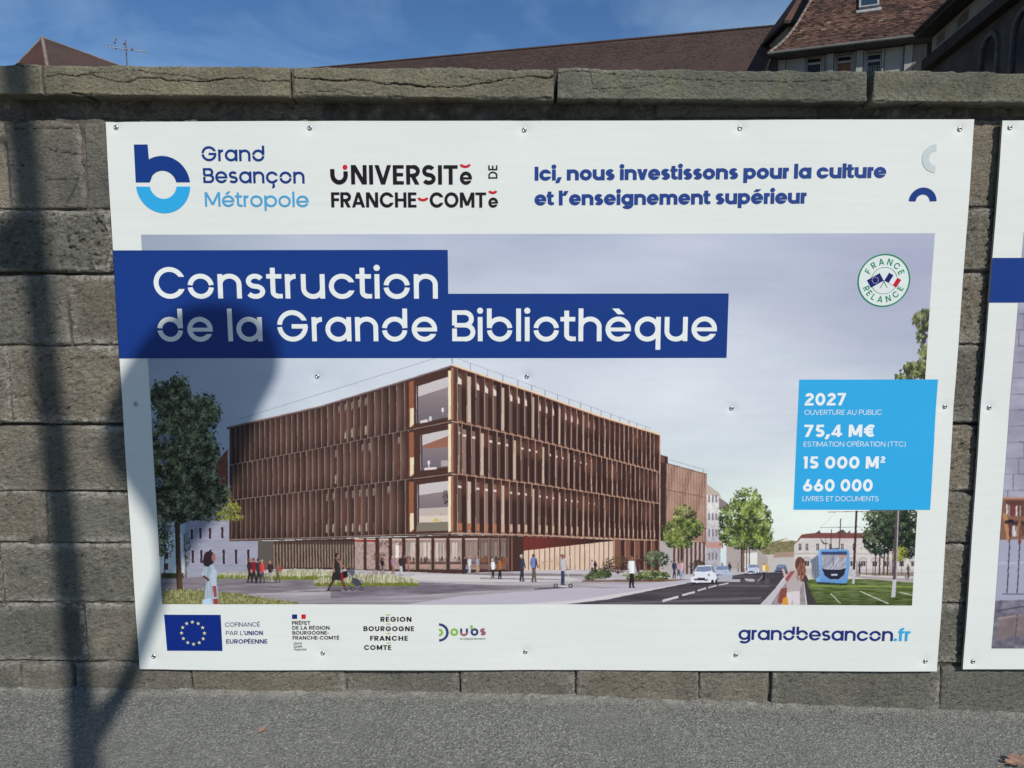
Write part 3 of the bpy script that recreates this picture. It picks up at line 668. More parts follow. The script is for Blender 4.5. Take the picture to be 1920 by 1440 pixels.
def lerp_list(xs, ys, x): return float(np.interp(x, xs, ys))
def person(C, x, yf, h, top, leg, skin=(150, 110, 95), hair=(50, 38, 34), walk=0.25, face=1, dress=None, arm=None, bag=None):
    """small figure: foot line yf, height h"""
    hd = h*0.075; sh = h*0.13
    yh = yf-h*0.47; ys = yf-h*0.83
    for sgn, dk in ((-1, 0.8), (1, 1.0)):
        fx = x+sgn*walk*h*0.42; c = tuple(v*dk for v in leg)
        kx = x+sgn*walk*h*0.22+face*h*0.015; ky = yf-h*0.26
        C.poly([(x-h*0.055, yh), (x+h*0.055, yh), (kx+h*0.04, ky), (fx+h*0.028, yf-h*0.03), (fx-h*0.028, yf-h*0.03), (kx-h*0.04, ky)], c)
        C.poly([(fx-h*0.03, yf-h*0.03), (fx+h*0.03, yf-h*0.03), (fx+face*h*0.07, yf), (fx-h*0.03, yf)], tuple(v*0.45 for v in leg))
    if dress: C.poly([(x-h*0.06, ys+h*0.1), (x+h*0.06, ys+h*0.1), (x+h*0.14, yf-h*0.28), (x-h*0.15, yf-h*0.28)], dress)
    C.poly([(x-sh*0.78, ys), (x, ys-h*0.03), (x+sh*0.78, ys), (x+sh*0.72, ys+h*0.2), (x+sh*0.6, yh+h*0.02), (x-sh*0.6, yh+h*0.02), (x-sh*0.72, ys+h*0.2)], top)
    C.poly([(x, ys), (x+sh*0.78, ys), (x+sh*0.6, yh+h*0.02), (x+sh*0.1, yh)], tuple(min(255, v*1.18) for v in top), 0.6)
    ac = arm or tuple(v*0.8 for v in top)
    C.poly([(x-sh*0.8, ys+h*0.01), (x-sh*0.55, ys), (x-sh*0.6, ys+h*0.2), (x-sh*0.75+face*h*0.05, ys+h*0.34), (x-sh*1.0+face*h*0.05, ys+h*0.33), (x-sh*0.95, ys+h*0.18)], ac)
    C.poly([(x+sh*0.8, ys+h*0.01), (x+sh*0.55, ys), (x+sh*0.62, ys+h*0.2), (x+sh*0.7+face*h*0.05, ys+h*0.34), (x+sh*0.95+face*h*0.05, ys+h*0.33), (x+sh*0.98, ys+h*0.18)], ac)
    C.poly([(x-h*0.02, ys-h*0.05), (x+h*0.02, ys-h*0.05), (x+h*0.025, ys), (x-h*0.025, ys)], skin)
    C.ell(x+face*h*0.005, yf-h*0.92, hd*0.72, hd, skin); C.ell(x-face*h*0.012, yf-h*0.94, hd*0.75, hd*0.85, hair)
    C.ell(x+face*h*0.028, yf-h*0.915, hd*0.36, hd*0.62, skin)
    if bag: C.poly([(x-face*h*0.13, ys+h*0.22), (x-face*h*0.02, ys+h*0.22), (x-face*h*0.0, ys+h*0.4), (x-face*h*0.16, ys+h*0.4)], bag)

def paint_library():
    C = Canvas(256, 430, 1760, 1142, 2); rng = np.random.default_rng(5); P = C.poly; L = C.line
    def skyc(X, Y):
        v = np.clip((Y-437)/520, 0, 1)[:, None]
        top = np.array([184, 191, 206.]); low = np.array([218, 226, 226.]); c = top*(1-v)+low*v
        lft = np.clip((560-X)/280, 0, 1)[:, None]; c = c*(1-lft)+np.array([158, 172, 190.])*lft*(0.9+0.1*v)+0
        rt = np.exp(-(((X-1720)/230)**2+((Y-520)/170)**2))[:, None]; c = c*(1-0.85*rt)+np.array([160, 165, 186.])*rt*0.85
        cl = fbm(X/260, Y/90, 6, 5)[:, None]-0.5; c = c+cl*34*np.array([1, 0.92, 0.72])
        hz = np.exp(-((Y-960)/70)**2)[:, None]; c = c+hz*np.array([6, 8, -2.])
        return c
    P([(256, 430), (1760, 430), (1760, 1142), (256, 1142)], skyc)
    # --- far town
    P([(1420, 1030), (1448, 1016), (1470, 1010), (1500, 1016), (1530, 1004), (1530, 1070), (1380, 1070)], lambda X, Y: np.array([128, 122, 88.])+(fbm(X/5, Y/4, 2, 3)[:, None]-0.5)*60)
    P([(1468, 1012), (1474, 1006), (1480, 1012), (1486, 1014), (1460, 1016)], (215, 205, 190))
    P([(1430, 1040), (1530, 1038), (1530, 1075), (1430, 1075)], (190, 185, 180)); P([(1452, 1036), (1500, 1034), (1490, 1044), (1450, 1046)], (165, 140, 125))
    P([(1362, 1022), (1420, 1030), (1440, 1045), (1440, 1078), (1362, 1078)], (170, 160, 155))
    P([(1390, 1038), (1420, 1036), (1420, 1066), (1390, 1066)], (222, 222, 216))
    # town house right of the library
    P([(1323, 906), (1348, 924), (1352, 932), (1323, 930)], (186, 172, 160)); P([(1323, 926), (1351, 932), (1351, 1078), (1323, 1078)], lambda X, Y: np.array([216, 212, 208.])-np.clip((Y-955)/60, 0, 1)[:, None]*np.array([40, 40, 30.])+(vn(X/2.5, Y/3.5, 4)[:, None]-0.5)*40)
    P([(1348, 932), (1366, 945), (1366, 962), (1348, 955)], (135, 122, 120))
    for r_, ya in enumerate((928, 962, 992, 1036)):
        for xa in (1328, 1335, 1341.5): P([(xa, ya), (xa+3, ya+0.5), (xa+3, ya+14), (xa, ya+13.5)], (120, 118, 122))
    P([(1323, 1016), (1356, 1016), (1356, 1028), (1323, 1026)], (190, 130, 108), 0.7)
    # --- old building and tram side (right)
    P([(1489, 1020), (1502, 1008), (1722, 1006), (1722, 1100), (1489, 1096)], lambda X, Y: np.array([206, 198, 192.])+(fbm(X/9, Y/2.2, 3, 3)[:, None]-0.5)*26)
    P([(1488, 1022), (1503, 1002), (1530, 999), (1640, 999), (1722, 1000), (1722, 1009), (1502, 1009)], (122, 74, 70))
    P([(1527, 1001), (1536, 994), (1540, 1001)], (95, 72, 70)); P([(1566, 999), (1580, 992), (1590, 1002)], (100, 80, 76)); P([(1586, 1000), (1594, 994), (1594, 1003)], (110, 80, 76))
    for xx in (1500, 1513, 1533, 1557, 1579, 1601, 1700, 1712):
        P([(xx-3.4, 1018), (xx+3.4, 1018), (xx+3.4, 1033), (xx-3.4, 1033)], (216, 212, 208)); P([(xx-2.6, 1019), (xx+2.6, 1019), (xx+2.6, 1032), (xx-2.6, 1032)], (62, 55, 60)); L((xx, 1019), (xx, 1032), 0.7, (190, 186, 184)); L((xx-2.6, 1024), (xx+2.6, 1024), 0.6, (190, 186, 184))
    L((1490, 1038), (1722, 1038), 1.0, (168, 160, 156)); L((1489, 1042), (1722, 1042), 0.6, (225, 220, 214))
    for xx in (1513, 1536, 1560, 1598, 1618, 1640, 1662, 1690, 1712):
        C.ell(xx, 1051, 7.5, 6.5, (168, 160, 158)); C.ell(xx, 1052, 6.2, 5.4, (196, 188, 184)); P([(xx-4, 1052), (xx+4, 1052), (xx+4, 1061), (xx-4, 1061)], (70, 62, 66))
        L((xx, 1052), (xx, 1061), 0.8, (180, 175, 172))
    P([(1480, 1066), (1722, 1066), (1722, 1078), (1480, 1078)], (190, 182, 178))
    # --- ground planes
    def paving(X, Y):
        v = np.clip((Y-1064)/72, 0, 1)[:, None]; c = np.array([190, 184, 184.])*(1-v)+np.array([146, 139, 146.])*v
        b = fbm(X/70+Y/9, Y/3.0, 12, 4)[:, None]-0.5; return c+b*62
    P([(256, 1066), (1400, 1066), (1460, 1142), (256, 1142)], paving)
    P([(280, 1076), (560, 1074), (600, 1083), (900, 1096), (1080, 1102), (800, 1112), (600, 1104), (500, 1112), (300, 1120)], lambda X, Y: np.array([120, 112, 118.])+(fbm(X/40, Y/3, 22, 4)[:, None]-0.5)*70, 0.85)
    P([(620, 1096), (1000, 1100), (850, 1112), (620, 1122)], lambda X, Y: np.array([112, 104, 114.])+(fbm(X/30, Y/2.6, 23, 4)[:, None]-0.5)*80, 0.75)
    P([(780, 1076), (1050, 1079), (1100, 1090), (900, 1092), (760, 1086)], (206, 200, 196), 0.75)
    P([(800, 1073), (1090, 1077), (1100, 1081), (930, 1080)], (120, 112, 116), 0.8); P([(900, 1083), (1060, 1086), (1050, 1088), (900, 1086)], (122, 114, 118), 0.7)
    P([(700, 1142), (860, 1118), (1060, 1104), (1250, 1091), (1330, 1083), (1260, 1100), (1060, 1142)], (182, 176, 186))
    P([(840, 1142), (1080, 1126), (1230, 1102), (1290, 1092), (1270, 1102), (1180, 1124), (1040, 1142)], (206, 200, 200))
    P([(1040, 1136), (1140, 1124), (1240, 1103), (1296, 1092), (1400, 1075), (1478, 1072), (1424, 1142), (1040, 1142)], lambda X, Y: np.array([76, 70, 77.])+(fbm(X/60, Y/2.2, 32, 4)[:, None]-0.5)*44)
    P([(1120, 1131), (1430, 1119), (1424, 1124), (1150, 1134)], (120, 112, 118), 0.65); P([(1330, 1096), (1450, 1098), (1440, 1101), (1330, 1099)], (118, 110, 116), 0.6)
    for a, b in (((1242, 1127), (1272, 1119)), ((1279, 1116), (1303, 1110)), ((1308, 1107.5), (1324, 1103)), ((1328, 1102), (1343, 1098)), ((1348, 1097), (1366, 1093.5))):
        L(a, b, 3.0*(a[1]-1080)/40+0.8, (205, 200, 200))
    for a, b in ((1300, 1388), (1396, 1418)): P([(a, 1085), (b, 1086), (b, 1091), (a+3, 1090)], (205, 196, 198), 0.8)
    P([(1418, 1142), (1470, 1086), (1482, 1074), (1488, 1076), (1460, 1120), (1444, 1142)], (190, 186, 190)); P([(1440, 1142), (1462, 1108), (1484, 1080), (1506, 1080), (1512, 1142)], lambda X, Y: np.array([150, 138, 140.])+(vn(X/3, Y/5, 4)[:, None]-0.5)*30)
    P([(1506, 1078), (1512, 1078), (1536, 1138), (1514, 1140)], (66, 58, 60)); 
    # tram lawn
    P([(1512, 1092), (1518, 1086), (1720, 1084), (1720, 1142), (1536, 1142)], lambda X, Y: np.array([88, 102, 56.])+(fbm(X/16, Y/1.8, 41, 4)[:, None]-0.5)*90-np.clip((Y-1112)/25, 0, 1)[:, None]*np.array([22, 22, 12.]))
    P([(1590, 1078), (1722, 1085), (1722, 1093), (1660, 1088), (1600, 1082)], (170, 160, 158)); P([(1600, 1074), (1722, 1072), (1722, 1080), (1640, 1079)], (140, 128, 112))
    P([(1520, 1096), (1718, 1098), (1718, 1101), (1520, 1100)], (150, 165, 80), 0.6)
    L((1557, 1112), (1575, 1131), 1.4, (205, 205, 195)); L((1612, 1108), (1665, 1131), 1.6, (205, 205, 195)); L((1685, 1109), (1716, 1117), 1.4, (200, 200, 190))
    # trees of the avenue (right)
    for xx, w_ in ((1648, 3), (1656, 3), (1663, 3), (1640, 2), (1672, 2)): L((xx, 1078), (xx+2, 1025), w_, (78, 58, 50))
    for xx in (1606, 1624, 1636, 1668, 1690): L((xx, 1078), (xx, 1052), 1.3, (70, 58, 58))
    pal_d = [(14, 20, 18), (34, 44, 34), (62, 76, 56), (110, 124, 84)]
    C.leaves([(1684, 985, 40, 42), (1648, 1010, 30, 28), (1700, 1010, 26, 34), (1664, 970, 40, 20)], 5200, 1.9, pal_d, rng)
    C.leaves([(1690, 1036, 12, 12), (1683, 1046, 10, 6)], 240, 1.6, [(80, 90, 30), (150, 155, 60), (195, 190, 90)], rng)
    # top right leaves
    pal_t = [(38, 42, 34), (70, 76, 52), (120, 128, 74), (150, 152, 92)]
    C.leaves([(1736, 600, 22, 18), (1730, 628, 10, 16), (1738, 660, 14, 14), (1722, 690, 28, 12), (1700, 706, 22, 6), (1738, 690, 16, 24)], 1100, 2.8, pal_t, rng)
    # masts and wires
    L((1551, 960), (1694, 957), 1.2, (110, 110, 118)); L((1537, 989), (1615, 988), 1.0, (120, 120, 128)); L((1538, 989), (1570, 957), 0.5, (150, 150, 155))
    L((1573, 1032), (1576, 972), 2.0, (70, 56, 58)); L((1557, 1032), (1559, 992), 1.5, (80, 66, 68)); L((1548, 1032), (1548, 1008), 1.2, (70, 60, 62)); P([(1536, 1006), (1545, 1018), (1552, 1018), (1552, 1020), (1543, 1020)], (60, 55, 60))
    # tram
    P([(1520, 1050), (1538, 1036), (1540, 1090), (1526, 1086)], (126, 136, 152)); 
    for k in range(5): L((1522+k*3.5, 1050-k*2), (1523+k*3.5, 1084), 1.0, (60, 64, 76))
    P([(1548, 1030), (1572, 1027), (1576, 1031)], (70, 78, 100))
    P([(1534, 1032), (1540, 1029.5), (1586, 1029.5), (1592, 1032), (1593, 1060), (1588, 1092), (1576, 1095), (1545, 1094), (1530, 1091), (1531, 1084), (1537, 1080)], lambda X, Y: np.array([112, 158, 208.])-np.clip((Y-1070)/30, 0, 1)[:, None]*18+np.clip((1540-X)/6, 0, 1)[:, None]*25)
    P([(1539, 1037), (1587, 1037), (1585, 1072), (1578, 1084), (1564, 1087), (1552, 1084), (1543, 1074)], lambda X, Y: np.array([160, 160, 172.])+(fbm(X/6+Y/8, Y/10, 8, 3)[:, None]-0.5)*90)
    P([(1540, 1034), (1588, 1034), (1588, 1040), (1540, 1040)], (60, 72, 108)); P([(1574, 1041), (1587, 1041), (1587, 1045), (1574, 1045)], (205, 150, 110))
    P([(1541, 1066), (1552, 1068), (1575, 1068), (1586, 1064), (1582, 1078), (1572, 1086), (1556, 1086), (1546, 1079)], (38, 40, 54)); P([(1558, 1076), (1570, 1076), (1570, 1079), (1558, 1079)], (190, 198, 210)); L((1562, 1041), (1562, 1066), 1.0, (70, 72, 84)); L((1572, 1046), (1560, 1066), 1.6, (210, 210, 215))
    P([(1530, 1091), (1592, 1094), (1586, 1097), (1536, 1096)], (40, 60, 50))
    P([(1603.5, 957), (1607.5, 957), (1603, 1068), (1598.5, 1068)], (66, 48, 54)); P([(1598.5, 1068), (1603, 1068), (1601.5, 1094), (1597.5, 1094)], (190, 190, 190))
    P([(1679, 957), (1685, 957), (1680, 1087), (1673, 1087)], (84, 72, 78)); P([(1683, 957), (1685.5, 957), (1680.5, 1087), (1678.5, 1087)], (168, 160, 166)); P([(1673, 1086), (1680, 1086), (1677.5, 1119), (1670, 1119)], (190, 188, 192))
    for xx, yy in ((1611, 1079), (1702, 1085)):
        C.ell(xx-2, yy-4, 4, 5, (70, 62, 66)); C.ell(xx-2, yy-4, 3, 4, (170, 160, 158)); person(C, xx, yy-3, 24, (90, 80, 84), (60, 50, 56), walk=0.12)
    # --- low building left
    P([(304, 1000), (342, 1000), (346, 1078), (304, 1080)], (206, 216, 214))
    for xx, yy in ((309, 1036), (309, 1056), (331, 1034), (331, 1056)): P([(xx, yy), (xx+7, yy), (xx+7, yy+12), (xx, yy+12)], (90, 60, 66))
    P([(304, 1074), (345, 1074), (345, 1084), (304, 1084)], (60, 66, 44))
    P([(345, 930), (430, 930), (432, 1012), (484, 1014), (484, 1075), (350, 1082)], lambda X, Y: np.array([152, 153, 167.])+(vn(X/14, np.floor(Y/6.7), 4)[:, None]-0.5)*12)
    for yy in (1014, 1060): L((348, yy), (484, yy), 0.9, (136, 134, 156))
    for k in range(9): L((347, 985+k*10.5), (484, 985+k*10.5), 0.5, (144, 142, 162))
    for xx, ya, yb in ((360, 992, 1011), (376, 990, 1010), (394, 990, 1010), (417, 988, 1009), (362, 1031, 1055), (378, 1031, 1055), (395, 1030, 1052), (420, 1030, 1057), (443, 1030, 1057), (466, 1030, 1057)):
        P([(xx-3.4, ya-1), (xx+3.2, ya-1), (xx+3.6, yb+1), (xx-2.8, yb+1)], (182, 180, 196)); P([(xx-2.4, ya), (xx+2.4, ya), (xx+2.8, yb), (xx-1.8, yb)], (66, 44, 56)); P([(xx-2.4, ya), (xx-0.6, ya), (xx-0.2, yb), (xx-1.8, yb)], (40, 30, 40))
    P([(404, 868), (427, 842), (428, 940), (404, 940)], lambda X, Y: np.array([120, 72, 58.])+(vn(X/3, Y/1.5, 4)[:, None]-0.5)*30)
    # --- wing behind
    P([(1237, 852), (1252, 856), (1252, 1075), (1237, 1075)], (62, 44, 44)); P([(1237, 854), (1246, 856), (1246, 868), (1237, 866)], (110, 72, 62))
    P([(1249, 868), (1325, 889), (1324, 1020), (1248, 1020)], (188, 152, 134))
    for k in range(26):
        xx = 1250+k*2.95; yt = 868+(xx-1249)*0.276; L((xx, yt), (xx-0.6, 1022), 1.15, (92, 62, 54)); L((xx+1.4, yt), (xx+0.8, 1022), 0.7, (214, 180, 158), 0.7)
    L((1249, 868), (1325, 889), 1.3, (96, 70, 64)); L((1249, 918), (1325, 933), 1.1, (110, 76, 66)); L((1252, 861), (1319, 880), 0.6, (120, 125, 130)); L((1319, 880), (1319, 888), 0.7, (120, 125, 130))
    for k in range(22): L((1254+k*3, 862+k*0.83), (1254+k*3, 869+k*0.83), 0.3, (140, 145, 150))
    P([(1237, 1014), (1322, 1018), (1322, 1078), (1237, 1078)], (176, 168, 164))
    for k in range(8): P([(1262+k*8, 1016), (1266+k*8, 1016), (1266+k*8, 1076), (1262+k*8, 1076)], (96, 60, 54))
    # --- the library
    LX = [430, 600, 740, 848]
    LR = [[802, 763, 720, 686], [873, 841, 812, 790], [939, 919, 902, 888.5], [1012, 1008, 1002.5, 1000]]
    RX = [848, 1000, 1120, 1237]
    RR = [[686, 737, 780, 816], [790, 825, 855, 886], [888.5, 908, 926, 945], [1000, 1004, 1009, 1014]]
    yl = lambda r, x: lerp_list(LX, LR[r], x); yr = lambda r, x: lerp_list(RX, RR[r], x)
    P([(x, yl(0, x)) for x in LX]+[(x, yr(0, x)) for x in RX]+[(x, yr(3, x)) for x in RX[::-1]]+[(x, yl(3, x)) for x in LX[::-1]], (66, 44, 40))
    x = 432.0; sp = 8.6; edges = []
    while x < 775: edges.append(x); x += sp; sp *= 1.0185
    for r in range(3):
        es = [e+(0 if r != 1 else 0.45*(edges[min(k+1, len(edges)-1)]-e)) for k, e in enumerate(edges)]
        for k, (a, b) in enumerate(zip(es[:-1], es[1:])):
            a += 0.8*r; b += 0.8*r
            ya, yb = yl(r, a), yl(r, b); za, zb = yl(r+1, a), yl(r+1, b); far = (b-430)/330
            sh = 0.72+0.28*min(1, (a-430)/110)
            v = 0.88+0.24*rng.random()
            def face(X, Y, a=a, b=b, sh=sh, v=v, ya=ya, za=za):
                f = np.clip((X-a)/(b-a), 0, 1)[:, None]; g_ = np.clip((Y-ya)/(za-ya), 0, 1)[:, None]
                c = np.array([100, 76, 66.])*(1-f)**1.1+np.array([54, 39, 37.])*(1-(1-f)**1.3)
                return c*sh*v*(0.84+0.26*np.sin(3.1*g_))
            P([(a, ya), (b, yb), (b, zb), (a, za)], face)
            if far > 0.55 and rng.random() < 0.55:       # glass between the fins near the corner
                gx = b-(b-a)*(0.20+0.2*far)
                P([(gx, ya+8), (b-1, yb+8), (b-1, yb+22), (gx, ya+22)], (150, 132, 124), 0.75); P([(gx, zb-22), (b-1.5, zb-26), (b-1.5, zb-8), (gx, za-10)], (196, 176, 158) if rng.random() < 0.5 else (110, 70, 56), 0.8)
                if rng.random() < 0.4: P([(gx-2, ya+20), (b-1, yb+20), (b-1, zb-20), (gx-2, za-20)], (98, 64, 52), 0.7)
            L((a, ya), (a+0.5, za), 1.25, tuple(np.array([150, 124, 110.])*sh))
        # ledge
        pts = [(x_, yl(r+1, x_)) for x_ in (430, 515, 600, 670, 740, 795, 846)]
        for p, q in zip(pts[:-1], pts[1:]): L(p, q, 2.2, (134, 110, 102)); L((p[0], p[1]+1.9), (q[0], q[1]+1.9), 1.6, (48, 32, 32))
    # corner windows
    for r, (xl2, top_off, bot_off, brk) in enumerate(((784, 26, 9, None), (792, 22, 14, 1), (786, 20, 22, 2))):
        xa, xb = xl2, 840.5; ta, tb = yl(r, xa)+top_off-8, yl(r, xb)+top_off-8; ba, bb = yl(r+1, xa)-bot_off, yl(r+1, xb)-bot_off
        P([(762, yl(r, 762)+3), (842, yl(r, 842)+3), (842, yl(r+1, 842)-1), (762, yl(r+1, 762)-1)], (74, 50, 44))
        P([(767, yl(r, 767)+5), (776, yl(r, 776)+5), (776, yl(r+1, 776)-5), (767, yl(r+1, 767)-5)], (148, 92, 66)); P([(769, yl(r+1, 769)-40), (776, yl(r+1, 776)-40), (776, yl(r+1, 776)-10), (769, yl(r+1, 769)-4)], (226, 212, 178))
        P([(xa, ta), (xb, tb), (xb, bb), (xa, ba)], lambda X, Y, ta=ta, ba=ba: np.array([150, 134, 132.])*(1-np.clip((Y-ta)/(ba-ta), 0, 1)[:, None])+np.array([108, 99, 106.])*np.clip((Y-ta)/(ba-ta), 0, 1)[:, None])
        P([(xa, ta), (xb, tb), (xb, tb+19), (xa, ta+20)], (198, 190, 188)); 
        if r == 1: P([(xa, ta+20), (xb, tb+12), (xb, tb+32), (xa+8, ta+26)], (148, 100, 80))
        if r == 2:
            P([(xa, ba-26), (xb, bb-28), (xb, bb), (xa, ba)], (190, 176, 166)); P([(xa, ba-12), (xb, bb-12), (xb, bb), (xa, ba)], (214, 200, 182)); P([(xa-4, ba), (xb, bb), (xb, bb+16), (xa-5, ba+17)], (128, 118, 104)); P([(810, ba-2), (818, ba-9), (825, ba-2)], (206, 180, 90))
            C.leaves([(836, ba-48, 5, 14)], 60, 1.3, [(50, 40, 38), (80, 66, 60)], rng)
        person(C, 830 if r == 0 else 804 if r == 1 else 828, bb-1 if r == 0 else ba-1, 20 if r < 2 else 15, (216, 212, 214), (140, 134, 148) if r == 0 else (200, 198, 204), hair=(96, 84, 80), walk=0.12)
        if r == 0: P([(788, ba-5), (800, ba-8), (804, ba-3), (788, ba)], (215, 205, 200)); C.ell(807, ba-9, 3.2, 5, (205, 200, 200))
        if r == 1: P([(827, bb-12), (840, bb-13), (840, bb-2), (827, bb-1)], (176, 160, 158)); P([(796, ba-4), (818, ba-6), (820, ba-2), (796, ba)], (224, 210, 205))
        L((xa-3, ta), (xa-3, ba), 1.2, (176, 168, 168)); L((xa-1, ta), (xa-1, ba), 1.0, (46, 34, 34))
        P([(840.5, yr(r, 848)+(9 if r == 0 else 5)), (845.5, yr(r, 848)+(9 if r == 0 else 5)), (845.5, yr(r+1, 848)-4), (840.5, yr(r+1, 848)-2)], (238, 224, 190)); P([(845.5, yr(r, 848)+4), (850, yr(r, 848)+3), (850, yr(r+1, 848)-3), (845.5, yr(r+1, 848)-2)], (164, 112, 80))
    re = [857.5, 875.4, 892.3, 908.6, 924.6, 940, 955.3, 969.8, 983.7, 997.3, 1010, 1023, 1035.6, 1047.6, 1059, 1070.6, 1081.6, 1092.5, 1103, 1113, 1123, 1133, 1142.5, 1152, 1161, 1169.7, 1178, 1186.6, 1194.8, 1203, 1211, 1218.7, 1226, 1236.5]
    for r in range(3):
        es = re if r != 1 else [859]+[a+0.5*(b-a) for a, b in zip(re[:-1], re[1:])]+[1236.5]
        P([(850, yr(r, 850)+2), (es[0], yr(r, es[0])+2), (es[0], yr(r+1, es[0])), (850, yr(r+1, 850))], lambda X, Y: np.array([98, 72, 66.])-np.clip((X-850)/8, 0, 1)[:, None]*26)
        for k, (a, b) in enumerate(zip(es[:-1], es[1:])):
            ya, yb = yr(r, a), yr(r, b); za, zb = yr(r+1, a), yr(r+1, b); near = max(0.0, 1-(a-857)/260); gw = (b-a)*(0.10+0.30*near)
            P([(a, ya), (b, yb), (b, zb), (a, za)], lambda X, Y, b=b, a=a, q=rng.random(), ya=ya: (np.array([54, 36, 34.])+np.clip(1-(Y-ya-22)**2/400.0, 0, 1)[:, None]*np.array([46, 28, 18.])*q+np.array([20, 12, 9.])*q*0.5)*(0.86+0.2*((X-a)/(b-a)))[:, None])
            kind = (k+2*r) % 4
            if kind == 1 and k < 24: cg = lambda X, Y: np.array([196, 178, 158.])+(((np.floor(X*1.1)+np.floor(Y*1.1)) % 2)[:, None]-0.5)*30
            else:
                cg = lambda X, Y, t=rng.random(), nr_=near: np.array([128, 104, 94.])*(0.45+0.5*t+0.2*nr_)+np.zeros((len(X), 1))
            gtop = ya+4+(0.35*(b-a)); 
            P([(a+1, gtop), (a+1+gw, gtop+gw*0.25), (a+1+gw, za-3), (a+1, za-5)], cg)
            if kind != 1 and near > 0: 
                P([(a+1, gtop+(6 if r == 0 else 10)), (a+1+gw, gtop+7+(6 if r == 0 else 4)), (a+1+gw, gtop+(22 if r == 0 else 15)), (a+1, gtop+(20 if r == 0 else 14))], (226, 212, 200))
            if r == 2: P([(a+1, za-20), (a+1+gw*1.1, za-19), (a+1+gw*1.1, za-5), (a+1, za-6)], (196, 168, 142) if k > 4 else (168, 112, 82))
            # soffit
            P([(a, za), (a+1, za-4), (a+gw+2, za-3), (b, zb)], (150, 112, 90))
            L((a, ya), (a+0.2, za), 1.25, (190, 152, 132)); L((a-1.0, ya), (a-0.8, za), 0.8, (44, 28, 28))
        pts = [(x_, yr(r+1, x_)) for x_ in (846, 920, 1000, 1060, 1120, 1180, 1237)]
        for p, q in zip(pts[:-1], pts[1:]): L(p, q, 2.0, (196, 160, 138)); L((p[0], p[1]+1.6), (q[0], q[1]+1.6), 1.2, (52, 34, 32))
    L((1237, 816), (1237, 1014), 1.6, (196, 160, 142))
    for p, q in zip([(x_, yl(0, x_)) for x_ in (425, 510, 600, 670, 740, 848)][:-1], [(x_, yl(0, x_)) for x_ in (425, 510, 600, 670, 740, 848)][1:]):
        L(p, q, 4.0, (110, 90, 88)); L((p[0], p[1]-1.6), (q[0], q[1]-1.6), 1.2, (172, 160, 160)); L((p[0], p[1]+2.6), (q[0], q[1]+2.6), 1.4, (62, 40, 38))
    for p, q in zip([(x_, yr(0, x_)) for x_ in (848, 920, 1000, 1060, 1120, 1180, 1237)][:-1], [(x_, yr(0, x_)) for x_ in (848, 920, 1000, 1060, 1120, 1180, 1237)][1:]):
        L((p[0], p[1]-2), (q[0], q[1]-2), 3.0, (232, 206, 176)); L((p[0], p[1]+0.4), (q[0], q[1]+0.4), 1.6, (150, 100, 78))
    L((448, 786), (822, 670), 0.6, (110, 112, 122)); L((848, 668), (848, 682), 0.9, (70, 66, 72)); L((860, 673), (1220, 803), 0.6, (128, 134, 142))
    for xx in (882, 914, 943, 971, 997, 1022, 1045, 1067, 1088, 1108, 1127, 1145, 1162, 1179, 1194, 1210): L((xx, 673+(xx-860)*0.361), (xx, yr(0, xx)-3), 0.8, (112, 112, 118))
    # ground storey
    P([(484, 1015), (848, 1003), (982, 1006), (982, 1071), (848, 1075), (665, 1068), (512, 1066), (484, 1070)], (70, 47, 43))
    P([(484, 1014), (512, 1014), (512, 1066), (486, 1070)], (92, 84, 78))
    x = 514.0
    while x < 664: L((x, 1015), (x+0.6, 1064), 2.8, (138, 122, 104)); L((x+2.2, 1014), (x+2.8, 1064), 1.6, (52, 36, 34)); P([(x-1.6, 1014), (x+3, 1014), (x+3, 1022), (x-1.6, 1020)], (60, 44, 42), 0.6); x += 5.9-0.006*(x-514)
    gl = [(665, 682), (687, 704), (711, 729), (735, 754), (760, 780), (786, 809), (814, 837), (843, 866), (872, 896), (900, 916), (919, 934), (938, 950)]
    for k, (a, b) in enumerate(gl):
        col = (182, 156, 146) if k < 4 else (166, 144, 132)
        P([(a, 1010), (b, 1010), (b, 1068), (a, 1067)], lambda X, Y, col=col, k=k: np.array(col, float)*(0.84+0.2*vn(X/2.2, np.floor(Y/5), 9+k)[:, None]))
        if k >= 4:
            P([(a+2, 1017), (b-2, 1017), (b-2, 1047), (a+2, 1047)], lambda X, Y: np.array([196, 180, 166.])*(0.72+0.45*vn(X/2.0, Y/60, 14)[:, None]))
            for q in range(5): C.ell(a+3+rng.random()*(b-a-6), 1046+rng.random()*6, 1.8, 4.5, (84, 64, 60) if rng.random() < .6 else (190, 170, 160), 0.85)
            P([(a+1, 1053), (b-1, 1053), (b-1, 1058), (a+1, 1058)], (72, 50, 46), 0.7); P([(a+2, 1058), (b-3, 1058), (b-3, 1064), (a+2, 1064)], (196, 146, 136), 0.7)
        if k < 2: P([(a, 1010), (b, 1010), (b, 1016), (a, 1015)], (150, 62, 52))
        L((a, 1010), (a, 1068), 0.7, (60, 38, 34)); P([(a, 1009.5), (b, 1009.5), (b, 1011.5), (a, 1011.5)], (214, 190, 176))
    P([(742, 1018), (748, 1018), (748, 1045), (742, 1045)], (236, 228, 214))
    C.leaves([(722, 1020, 14, 6), (748, 1018, 10, 4), (712, 1045, 12, 10)], 130, 1.2, [(90, 60, 50), (120, 84, 70)], rng)
    P([(872, 1012), (896, 1012), (896, 1064), (872, 1064)], (124, 100, 92), 0.6); P([(902, 1046), (914, 1044), (913, 1056), (903, 1056)], (186, 116, 78)); P([(942, 1046), (952, 1046), (952, 1058), (942, 1058)], (186, 120, 82))
    P([(898, 1009), (952, 1009), (952, 1068), (898, 1068)], (58, 40, 40), 0.45)
